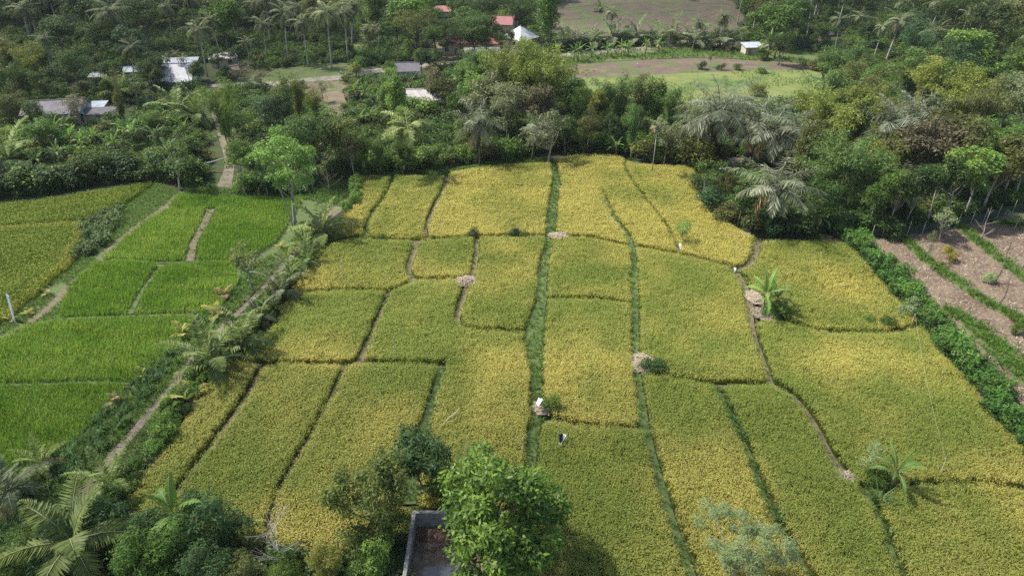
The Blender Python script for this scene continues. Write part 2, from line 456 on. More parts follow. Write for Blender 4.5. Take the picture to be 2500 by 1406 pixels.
def trunk_mesh(rng, zc, C, r0, bark, lean=0.3, limbs=7, fork=.45, n=7):
    mb = MB(); top = zc
    a = rng.uniform(0, 6.28); lx, ly = lean * math.cos(a), lean * math.sin(a)
    pts = [(lx * t * t * 2 + .12 * math.sin(4 * t + a), ly * t * t * 2 + .12 * math.cos(3 * t + a), -.15 + t * (top + .15)) for t in (0, .12, .3, .5, .7, .9)]
    mb.tube(pts, [r0 * 1.35, r0, r0 * .85, r0 * .7, r0 * .5, r0 * .28], n)
    P = [Vector(p) for p in pts]
    for c in list(C)[:limbs]:
        t = rng.uniform(fork, .85); i = min(int(t * 5), 4); s = P[i].lerp(P[i + 1], t * 5 - i)
        e = Vector(c); m = s.lerp(e, .5) + Vector((0, 0, -.12 * (e - s).length))
        rr = r0 * (.85 - .6 * t)
        mb.tube([s, m, e], [rr * .75, rr * .5, rr * .14], 5)
    return mb.mesh('trunk', [bark], True)

def frond(rng, az, elev, L, droop, leaf, npair, base=(0, 0, 0), hang=.5, ww=.07, plume=0.0, rachis=.035, tintb=0.5, taper=.35):
    """one palm frond: curved midrib with leaflets to both sides. Returns leaf arrays and midrib points"""
    ns = npair; t = np.linspace(0, 1, ns + 3)
    e = elev - droop * t ** 1.4
    ds = L / (ns + 2)
    h = np.cumsum(np.cos(e)) * ds; z = np.cumsum(np.sin(e)) * ds
    ca, sa = math.cos(az), math.sin(az)
    ctr = np.stack([base[0] + ca * h, base[1] + sa * h, base[2] + z], 1)
    i = np.arange(2, ns + 3); P = ctr[i]; tan = np.stack([ca * np.cos(e[i]), sa * np.cos(e[i]), np.sin(e[i])], 1)
    sd = np.array([-sa, ca, 0.0]); upv = np.cross(tan, np.broadcast_to(sd, tan.shape)) * -1
    upv = np.where(upv[:, 2:3] < 0, -upv, upv)
    prof = np.sin(PI * np.clip((t[i]) ** .7 * .92 + .08, 0, 1)) ** .6
    parts = []
    for s in (-1, 1):
        n = len(i); ang = .55 + .25 * rng.random(n)
        d = tan * ang[:, None] + sd * s + upv * (rng.normal(.12, .1 + plume, n))[:, None]
        d = nrm(d); d[:, 2] -= hang * (.8 + .4 * rng.random(n)); d = nrm(d)
        l = leaf * prof * (.85 + .3 * rng.random(n))
        tip = P + d * l[:, None]; tip[:, 2] -= hang * l * .25
        sid = nrm(np.cross(d, nrm(upv * .6 + tan * .6 + rng.normal(0, .15, (n, 3)))))
        parts.append(blades(P, tip, sid, np.full(n, ww), np.clip(tintb + rng.normal(0, .18, n), 0, 1)))
    return parts, ctr

def palm_crown(rng, nf, L, leaf, npair, emin, emax, droop, base, hang=.5, ww=.07, plume=0., mats=('cocofar',), rach=.04, dry=0, upright=0):
    """crown of fronds as one mesh: slot 0 leaflets, 1 midribs, 2 dead fronds"""
    parts = []; mb = MB()
    for k in range(nf):
        f = k / max(nf - 1, 1)
        az = k * 2.39996 + rng.normal(0, .15); el = emax - (emax - emin) * f ** .8 + rng.normal(0, .07)
        Lk = L * (.8 + .25 * rng.random()) * (.75 + .25 * math.sin(PI * min(f + .25, 1)))
        p, c = frond(rng, az, el, Lk, droop * (.6 + .7 * f) * (.85 + .3 * rng.random()), leaf, npair, base, hang * (.5 + .8 * f), ww, plume)
        mi = 2 if k >= nf - dry else 0
        parts += [(v, fc, t, mi) for v, fc, t in p]
        st = max(1, len(c) // 7)
        pts = [Vector(base)] + [Vector(q) for q in c[::st]]
        mb.tube(pts, [rach * (1 - .8 * j / len(pts)) for j in range(len(pts))], 4, cap=False)
    V, F, T, Mi = join(parts)
    rv, rf = np.array(mb.v), np.array(mb.f)
    V2 = np.concatenate([V, rv]); F2 = np.concatenate([F, rf + len(V)]); T2 = np.concatenate([T, np.full(len(rv), .5)])
    Mi2 = np.concatenate([Mi, np.full(len(rf), 1)])
    return mesh_np('crown', V2, F2, mats, T2, Mi2)

def banana_leaf(rng, az, elev, L, W, droop, base, torn=.3, nseg=12):
    parts = []
    t = np.linspace(0, 1, nseg + 1); e = elev - droop * t ** 1.5
    ds = L / nseg; h = np.cumsum(np.cos(e)) * ds; z = np.cumsum(np.sin(e)) * ds
    ca, sa = math.cos(az), math.sin(az); roll = rng.normal(0, .35)
    ctr = np.stack([base[0] + ca * h, base[1] + sa * h, base[2] + z], 1)
    V, F = [], []
    for s in (-1, 1):
        lift = .28
        for i in range(1, nseg):
            w0 = W * math.sin(PI * min(1, (i / nseg) ** .75 * .95 + .06)) ** .6; w1 = W * math.sin(PI * min(1, ((i + 1) / nseg) ** .75 * .95 + .06)) ** .6 if i < nseg - 1 else .02
            sd = np.array([-sa, ca, 0.0]) * s * math.cos(lift) + np.array([0, 0, math.sin(lift) * 1.0 + s * roll * .5])
            dz = -.25 if rng.random() < torn else 0
            off = np.array([ca, sa, 0]) * .06 * L
            sd2 = sd + np.array([0, 0, dz - .1])
            b = len(V)
            V += [ctr[i], ctr[i] + sd2 * w0 + off, ctr[i + 1] + sd2 * w1 + off * .6, ctr[i + 1]]
            F.append((b, b + 1, b + 2, b + 3))
    V = np.array(V); F = np.array(F)
    return (V, F, np.clip(rng.normal(.5, .12) + np.zeros(len(V)) + rng.normal(0, .05, len(V)), 0, 1)), ctr

def banana_mesh(rng, nl=8, L=2.2, W=.30, H=2.2, mats=('banana', 'rachis', 'cocodry'), up=1.35, dead=1):
    parts = []; mb = MB()
    for k in range(nl):
        f = k / (nl - 1); az = k * 2.4 + rng.normal(0, .25)
        el = up - 1.15 * f + rng.normal(0, .08)
        p, c = banana_leaf(rng, az, el, L * (.85 + .2 * rng.random()) * (1 if k < nl - dead else .7), W * (.8 + .4 * rng.random()), .5 + 1.3 * f * (.7 + .6 * rng.random()), (0, 0, H), torn=.1 + .35 * f)
        parts.append((*p, 2 if k >= nl - dead else 0))
        pts = [Vector((0, 0, H - .25))] + [Vector(q) + Vector((0, 0, .012)) for q in c[::2]]
        mb.tube(pts, [.035 * (1 - .75 * j / len(pts)) for j in range(len(pts))], 4, cap=False)
    V, F, T, Mi = join(parts); rv, rf = np.array(mb.v), np.array(mb.f)
    cr = mesh_np('crown', np.concatenate([V, rv]), np.concatenate([F, rf + len(V)]), mats, np.concatenate([T, np.full(len(rv), .6)]), np.concatenate([Mi, np.full(len(rf), 1)]))
    tb = MB(); tb.tube([(0, 0, -.1), (.03, 0, H * .5), (0, 0, H)], [.16, .13, .08], 8)
    return cr, tb.mesh('stem', ['stem'], True)

def plume_points(rng, K, H, spread):
    """clump centres along arching bamboo culms; also the culm paths"""
    C, paths = [], []
    for k in range(K):
        az = rng.uniform(0, 6.28); lean = rng.uniform(.1, 1) * spread; h = H * rng.uniform(.75, 1.05)
        pth = []
        for t in np.linspace(0, 1, 9):
            out = lean * t ** 2.4; zz = h * (1 - (1 - t) ** 1.5) - .25 * h * max(0, t - .75) * (lean / spread) * 4 * .4
            pth.append(np.array([math.cos(az) * (out + .25), math.sin(az) * (out + .25), zz]))
        paths.append(pth)
        for j in (3, 4, 5, 6, 7, 8):
            C.append(pth[j] + rng.normal(0, .25, 3))
    return np.array(C), paths

PROTO = {}   # kind -> list of variants; variant = dict(h=height, parts=[(name, mesh)])
def proto(kind, h, parts): PROTO.setdefault(kind, []).append(dict(h=h, parts=parts))

def make_broad(kind, seed, H=10., rx=3.8, rz=3.3, K=26, clump=1.35, n=165, L=.42, W=.21, bark='bark', r0=.2, mats='mid', flat=.72, limbs=7, droop=.35, upper=.4, two=False, shell=.5, lean=.3, zc=None):
    rng = np.random.default_rng(seed); zc = zc or H - rz
    C = crown_centres(rng, K, rx, rz, zc, clump, upper)
    R = clump * rng.uniform(.7, 1.2, K)
    V, F, T = leaf_clumps(rng, C, R, n, L, W, flat, droop, shell=shell)
    cr = mesh_np('crown', V, F, [mats], T)
    parts = [('crown', cr), ('trunk', trunk_mesh(rng, zc, C, r0, bark, limbs=limbs, lean=lean))]
    proto(kind, H, parts)

# forest kinds (heights in metres, scaled per tree)
for s, l_, c_, k_, n_, f_ in ((11, .34, 1.15, 38, 150, .7), (12, .44, 1.4, 28, 150, .6), (13, .58, 1.25, 26, 110, .8), (14, .30, 1.6, 24, 230, .5), (15, .4, 1.0, 34, 120, .45)):
    make_broad('broadleaf_tree', s, H=10, K=k_, clump=c_, n=n_, L=l_, W=l_ * (.5 if s != 13 else .35), flat=f_, limbs=10, mats='dark')
for s in (21, 22):
    make_broad('spreading_tree', s, H=11, rx=6.2, rz=2.0, K=34, clump=1.5, n=150, flat=.38, mats='dark', bark='barkdark', r0=.3, limbs=14, L=.34, W=.14, zc=8.7, lean=.6)
for s in (31, 32, 33):
    make_broad('slender_tree', s, H=11, rx=2.4, rz=3.0, K=17, clump=1.0, n=160, L=.36, W=.16, mats='mid', bark='barkpale', r0=.13, limbs=9, lean=.5)
make_broad('feathery_tree', 41, H=12.5, rx=4.0, rz=4.0, K=30, clump=1.15, n=210, L=.36, W=.13, flat=.36, mats='bright', bark='barkpale', r0=.2, limbs=12, lean=.4)
make_broad('column_tree', 51, H=13, rx=3.0, rz=5.8, K=42, clump=1.4, n=150, mats='mid', r0=.25, upper=.1)
make_broad('column_tree', 52, H=13, rx=2.6, rz=5.6, K=36, clump=1.3, n=150, mats='mid', r0=.22, upper=.1)
for s in (61, 62, 63):
    make_broad('bush', s, H=3, rx=1.9, rz=1.6, K=12, clump=.85, n=130, L=.3, W=.15, mats='mid', r0=.06, limbs=5, zc=1.35, lean=.05)
for s in (65, 66):
    make_broad('thin_tree', s, H=8, rx=2.5, rz=2.5, K=13, clump=.95, n=70, L=.34, W=.15, mats='olive', bark='barkpale', r0=.12, limbs=13, lean=.4, shell=.2)

for s in (71, 72, 73):     # bamboo clumps
    rng = np.random.default_rng(s); C, paths = plume_points(rng, 16, 11.5, 4.2)
    V, F, T = leaf_clumps(rng, C, rng.uniform(.55, .95, len(C)), 62, .42, .10, .8, .7, .4)
    mb = MB()
    for p in paths: mb.tube(p, [.07, .065, .06, .055, .05, .04, .03, .02, .01], 5, cap=False)
    proto('bamboo_clump', 11.5, [('foliage', mesh_np('foliage', V, F, ['bamboo'], T)), ('culms', mb.mesh('culms', ['culm']))])

def bent_trunk(rng, H, r0, r1, lean, bark, n=8):
    a = rng.uniform(0, 6.28); mb = MB(); pts = []
    for t in np.linspace(0, 1, 9):
        o = lean * (t ** 1.6)
        pts.append((math.cos(a) * o + .1 * math.sin(3 * t), math.sin(a) * o, -.2 + (H + .2) * t))
    mb.tube(pts, [r0 * 1.4] + [r0 + (r1 - r0) * i / 8 for i in range(1, 9)], n)
    return mb.mesh('trunk', [bark], True), pts[-1]

for s in (81, 82, 83):     # tall coconut palms
    rng = np.random.default_rng(s); tm, top = bent_trunk(rng, 11.2, .2, .12, rng.uniform(.2, 1.2), 'barkpale')
    cr = palm_crown(rng, 20, 5.2, 1.0, 30, -.7, 1.15, 1.5, top, .75, .15, mats=('cocofar', 'rachis', 'cocodry'), rach=.035, dry=1)
    nb = MB()
    for k in range(7):
        a = k * .9; c = (top[0] + .28 * math.cos(a), top[1] + .28 * math.sin(a), top[2] - .15 - .05 * (k % 3))
        nb.tube([(c[0], c[1], c[2] - .14), (c[0], c[1], c[2] - .06), (c[0], c[1], c[2] + .06), (c[0], c[1], c[2] + .13)], [.05, .13, .13, .04], 6)
    proto('coconut_palm', 13.3, [('crown', cr), ('trunk', tm), ('coconuts', nb.mesh('coconuts', ['stem'], True))])

for s in (91, 92, 93):     # young coconut palms: long upright fronds from near the ground
    rng = np.random.default_rng(s)
    cr = palm_crown(rng, 12, 4.4, .85, 36, .1, 1.45, 1.3, (0, 0, 1.0), .3, .15, mats=('coco', 'rachis', 'cocodry'), rach=.032, dry=1)
    tb = MB(); tb.tube([(0, 0, -.1), (.02, 0, .5), (0, 0, 1.15)], [.22, .19, .13], 8)
    proto('young_coconut_palm', 4.6, [('crown', cr), ('trunk', tb.mesh('trunk', ['bark'], True))])
rng = np.random.default_rng(95)   # seedling palm
cr = palm_crown(rng, 7, 1.7, .5, 22, .3, 1.4, 1.1, (0, 0, .25), .3, .09, mats=('cocoyel', 'rachis', 'cocodry'), rach=.025, dry=1)
tb = MB(); tb.tube([(0, 0, -.05), (0, 0, .35)], [.1, .06], 6)
proto('palm_seedling', 1.8, [('crown', cr), ('trunk', tb.mesh('trunk', ['bark'], True))])

for s in (101, 102):       # sugar palms: stiff plumose greyish fronds, shaggy dark trunk
    rng = np.random.default_rng(s); tm, top = bent_trunk(rng, 5.6, .34, .3, .3, 'barkdark')
    cr = palm_crown(rng, 24, 5.4, 1.1, 44, -.35, 1.5, 1.5, top, .95, .085, .5, mats=('aren', 'aren', 'cocodry'), rach=.04, dry=2)
    proto('sugar_palm', 10.5, [('crown', cr), ('trunk', tm)])

for s in (111, 112):
    rng = np.random.default_rng(s); cr, st = banana_mesh(rng, 11, 2.2, .25, 2.1)
    proto('banana_plant', 4.3, [('crown', cr), ('stem', st)])

rng = np.random.default_rng(121)
cr = palm_crown(rng, 13, 3.0, .75, 24, -.15, .75, 1.1, (0, 0, 4.4), .15, .16, mats=('fern', 'rachis', 'cocodry'), rach=.04, dry=0)
tb = MB(); tb.tube([(0, 0, -.1), (.1, 0, 2.2), (0, 0, 4.45)], [.16, .12, .1], 7)
proto('tree_fern', 5.6, [('crown', cr), ('trunk', tb.mesh('trunk', ['barkdark'], True))])

rng = np.random.default_rng(131)
cr = palm_crown(rng, 10, 2.1, .6, 18, -.3, 1.2, 1.4, (0, 0, 8.6), .45, .13, mats=('cocofar', 'rachis', 'cocodry'), rach=.03, dry=1)
tb = MB(); tb.tube([(0, 0, -.1), (.1, 0, 4), (0, 0, 8.7)], [.1, .08, .07], 6)
proto('areca_palm', 10, [('crown', cr), ('trunk', tb.mesh('trunk', ['barkpale'], True))])

# hedge shrubs: upright leafy shoots ending in paler whorls
for s in (141, 142, 143, 144):
    rng = np.random.default_rng(s); C, R = [], []
    mb = MB()
    for k in range(9):
        a = k * 2.4; r = .85 * math.sqrt(k / 9) + .05; h = rng.uniform(1.2, 2.2) * (1 - .15 * r)
        x, y = r * math.cos(a), r * math.sin(a)
        mb.tube([(x * .3, y * .3, -.05), (x * .8, y * .8, h * .5), (x, y, h)], [.03, .025, .01], 4)
        for q in (.25, .5, .78, 1.0): C.append((x * (.6 + .4 * q) + rng.normal(0, .05), y * (.6 + .4 * q) + rng.normal(0, .05), h * q)); R.append(.33 - .10 * (q - .3))
    V, F, T = leaf_clumps(rng, C, R, 34, .26, .085, .5, .25, .7)
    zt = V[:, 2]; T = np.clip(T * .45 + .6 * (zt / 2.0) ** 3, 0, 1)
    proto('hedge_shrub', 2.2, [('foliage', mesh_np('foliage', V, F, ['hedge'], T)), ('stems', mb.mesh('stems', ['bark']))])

def grass_mesh(rng, nb, H, spread, w, mats, tint=(.5, .25), drp=.35, r0=.08, dry=0.0, pan=0, panw=.03, mid=.6):
    """arching two-segment blades; optional drooping panicles in slot 1"""
    az = rng.uniform(0, 2 * PI, nb); r = rng.random(nb) * r0; l = H * rng.uniform(.65, 1.1, nb); sp_ = spread * rng.uniform(.2, 1.1, nb)
    d = np.stack([np.cos(az), np.sin(az), np.zeros(nb)], 1)
    b = d * r[:, None]; m = b + d * (sp_ * .4)[:, None]; m[:, 2] = l * mid
    t = b + d * (sp_ * 1.15)[:, None]; t[:, 2] = l * (1 - drp * rng.random(nb))
    s = np.stack([-np.sin(az), np.cos(az), np.zeros(nb)], 1) * (w * .5)
    V = np.stack([b - s * .7, b + s * .7, m + s, m - s, t + s * .15, t - s * .15], 1).reshape(-1, 3)
    i = np.arange(nb)[:, None] * 6
    F = np.concatenate([i + np.array([0, 1, 2, 3]), i + np.array([3, 2, 4, 5])])
    T = np.repeat(np.clip(rng.normal(tint[0], tint[1], nb), 0, 1), 6); Mi = np.zeros(len(F))
    if pan:
        az = rng.uniform(0, 2 * PI, pan); d = np.stack([np.cos(az), np.sin(az), np.zeros(pan)], 1)
        rr = rng.uniform(.02, spread * .8, pan); b = d * rr[:, None]; b[:, 2] = H * rng.uniform(.82, 1.0, pan)
        e = b + d * rng.uniform(.1, .2, pan)[:, None]; e[:, 2] += .03
        t = e + d * rng.uniform(.04, .1, pan)[:, None]; t[:, 2] -= rng.uniform(.08, .18, pan)
        s = np.stack([-np.sin(az), np.cos(az), np.zeros(pan)], 1) * (panw * .5)
        V2 = np.stack([b - s * .4, b + s * .4, e + s, e - s, t + s * .3, t - s * .3], 1).reshape(-1, 3)
        i = np.arange(pan)[:, None] * 6 + len(V)
        F2 = np.concatenate([i + np.array([0, 1, 2, 3]), i + np.array([3, 2, 4, 5])])
        V = np.concatenate([V, V2]); F = np.concatenate([F, F2]); T = np.concatenate([T, np.repeat(np.clip(rng.normal(.5, .3, pan), 0, 1), 6)])
        Mi = np.concatenate([Mi, np.ones(len(F2))])
    return mesh_np('tuft', V, F, mats, T, Mi)

def rg(s): return np.random.default_rng(s)
C_RICE = proto_collection('rice_hill', [grass_mesh(rg(s), 13, .9, .30, .025, ['rice', 'panicle'], tint=(.5, .18), pan=9, panw=.024, drp=.22, mid=.66) for s in (201, 202, 203, 204, 205)])
C_RICEK = proto_collection('green_rice_hill', [grass_mesh(rg(s), 17, .88, .32, .028, ['rice', 'panicle'], pan=2, panw=.028, drp=.25, mid=.66) for s in (206, 207, 208)])
C_RICEG = proto_collection('young_rice_hill', [grass_mesh(rg(s), 17, .78, .24, .034, ['riceg'], drp=.3) for s in (211, 212, 213, 214)])
C_GRASS = proto_collection('grass_tuft', [grass_mesh(rg(s), 15, .32, .2, .03, ['grass'], drp=.5, r0=.14) for s in (221, 222, 223)])
C_TALL = proto_collection('tall_grass', [grass_mesh(rg(s), 30, 1.35, .75, .06, ['napier'], drp=.75, r0=.2) for s in (231, 232, 233)])
C_WEED = proto_collection('weed', [mesh_np('weed', *leaf_clumps(rg(s), rg(s).normal(0, .22, (5, 3)) + np.array([0, 0, .3]), .26, 28, .16, .09, .7)[:2], ['grassd'], leaf_clumps(rg(s), rg(s).normal(0, .22, (5, 3)) + np.array([0, 0, .3]), .26, 28, .16, .09, .7)[2]) for s in (241, 242)])
C_STRAW = proto_collection('straw_bit', [grass_mesh(rg(s), 7, .12, .32, .035, ['straw'], drp=.9, r0=.2, mid=.5) for s in (251, 252, 253)])
def under_mesh(s, mat):
    r = rg(s); C = r.normal(0, .9, (9, 3)) * np.array([1, 1, .35]) + np.array([0, 0, 1.0])
    V, F, T = leaf_clumps(r, C, r.uniform(.5, .85, 9), 75, .34, .17, .8)
    return mesh_np('under', V, F, [mat], T)
C_UNDER = proto_collection('undergrowth_bush', [under_mesh(s, m) for s, m in ((261, 'dark'), (262, 'mid'), (263, 'deep'), (264, 'olive'), (265, 'mid'), (266, 'dark'))])
def leaf_bits(s, mats, L, W, n=12, R=.5):
    r = rg(s); p = np.stack([r.uniform(-R, R, n), r.uniform(-R, R, n), r.uniform(0, .05, n)], 1)
    a = r.uniform(0, 6.28, n); d = np.stack([np.cos(a), np.sin(a), r.normal(.1, .2, n)], 1); sd = np.stack([-np.sin(a), np.cos(a), r.normal(0, .3, n)], 1)
    V, F, T = blades(p, p + d * L, sd, np.full(n, W), r.random(n)); return mesh_np('bits', V, F, mats, T)
C_RED = proto_collection('fallen_leaf', [leaf_bits(s, ['reddry'], .16, .08) for s in (271, 272)])
# ------------------------------------------------------------------ ground
def sheet(name, pts, mat, z, label, kind='structure', sub=None, cat=None, group=None):
    me = bpy.data.meshes.new(name); me.from_pydata([(x, y, z) for x, y in pts], [], [tuple(range(len(pts)))])
    n = me.polygons[0].normal
    me.materials.append(M[mat]); o = link(bpy.data.objects.new(name, me))
    return tag(o, label, cat, group, kind)

tk = G(1015, 1252, 1.4)     # inner far-left corner of the tank
X0, Y0 = tk; TW, TL = 6.4, 8.0
gm = MB(); big = 1500
gm.add([(-big, -300, 0), (big, -300, 0), (big, 2200, 0), (-big, 2200, 0)], [(0, 1, 2, 3)])
g = gm.obj('ground', 'ground'); tag(g, 'dark leafy forest ground reaching beyond the trees', 'ground', kind='structure')

def ribbon(name, pts, widths, mat, z, label, h=0.0, cat=None, closed=False):
    P = smooth_line(pts, 1.2); n = len(P); W = np.interp(np.linspace(0, 1, n), np.linspace(0, 1, len(widths)), widths)
    rr = random.Random(len(pts) + n); vs = []; prof = [(-.5, 0), (-.34, 1), (.34, 1), (.5, 0)] if h else [(-.5, 0), (.5, 0)]
    for i, p in enumerate(P):
        a, b = P[max(i - 1, 0)], P[min(i + 1, n - 1)]
        dx, dy = b[0] - a[0], b[1] - a[1]; l = math.hypot(dx, dy) or 1; nx, ny = -dy / l, dx / l
        for q, hh in prof:
            w = W[i] * q * rr.uniform(.88, 1.12)
            vs.append((p[0] + nx * w, p[1] + ny * w, z + h * hh * rr.uniform(.75, 1.2)))
    k = len(prof)
    fs = [(i * k + j, i * k + j + 1, (i + 1) * k + j + 1, (i + 1) * k + j) for i in range(n - 1) for j in range(k - 1)]
    fs = [f[::-1] for f in fs]
    me = bpy.data.meshes.new(name); me.from_pydata(vs, [], fs); me.materials.append(M[mat]); me.update()
    if me.polygons[len(me.polygons) // 2].normal.z < 0: me.flip_normals()
    return tag(link(bpy.data.objects.new(name, me)), label, cat, None, 'structure')

# field floors
FIELD_R = [(872, 425), (1092, 428), (1200, 405), (1345, 393), (1420, 376), (1500, 378), (1545, 395), (1600, 405), (1700, 405), (1712, 470), (1730, 510), (1810, 560), (1850, 582), (2065, 592), (2120, 640), (2250, 760), (2400, 930), (2560, 1130), (2900, 1600), (250, 1600), (230, 1330), (300, 1250), (420, 1070), (540, 900), (690, 740), (800, 605), (865, 490)]
FIELD_L = [(435, 468), (640, 480), (760, 480), (815, 500), (720, 600), (560, 780), (400, 960), (160, 1215), (-60, 1500), (-500, 1500), (-500, 480), (150, 470), (370, 440)]
sheet('paddy_ground', GP(FIELD_R), 'paddymud', .02, 'muddy floor under the golden rice plots')
sheet('paddy_ground', GP(FIELD_L), 'turf', .024, 'grassy floor around the left green rice plots')

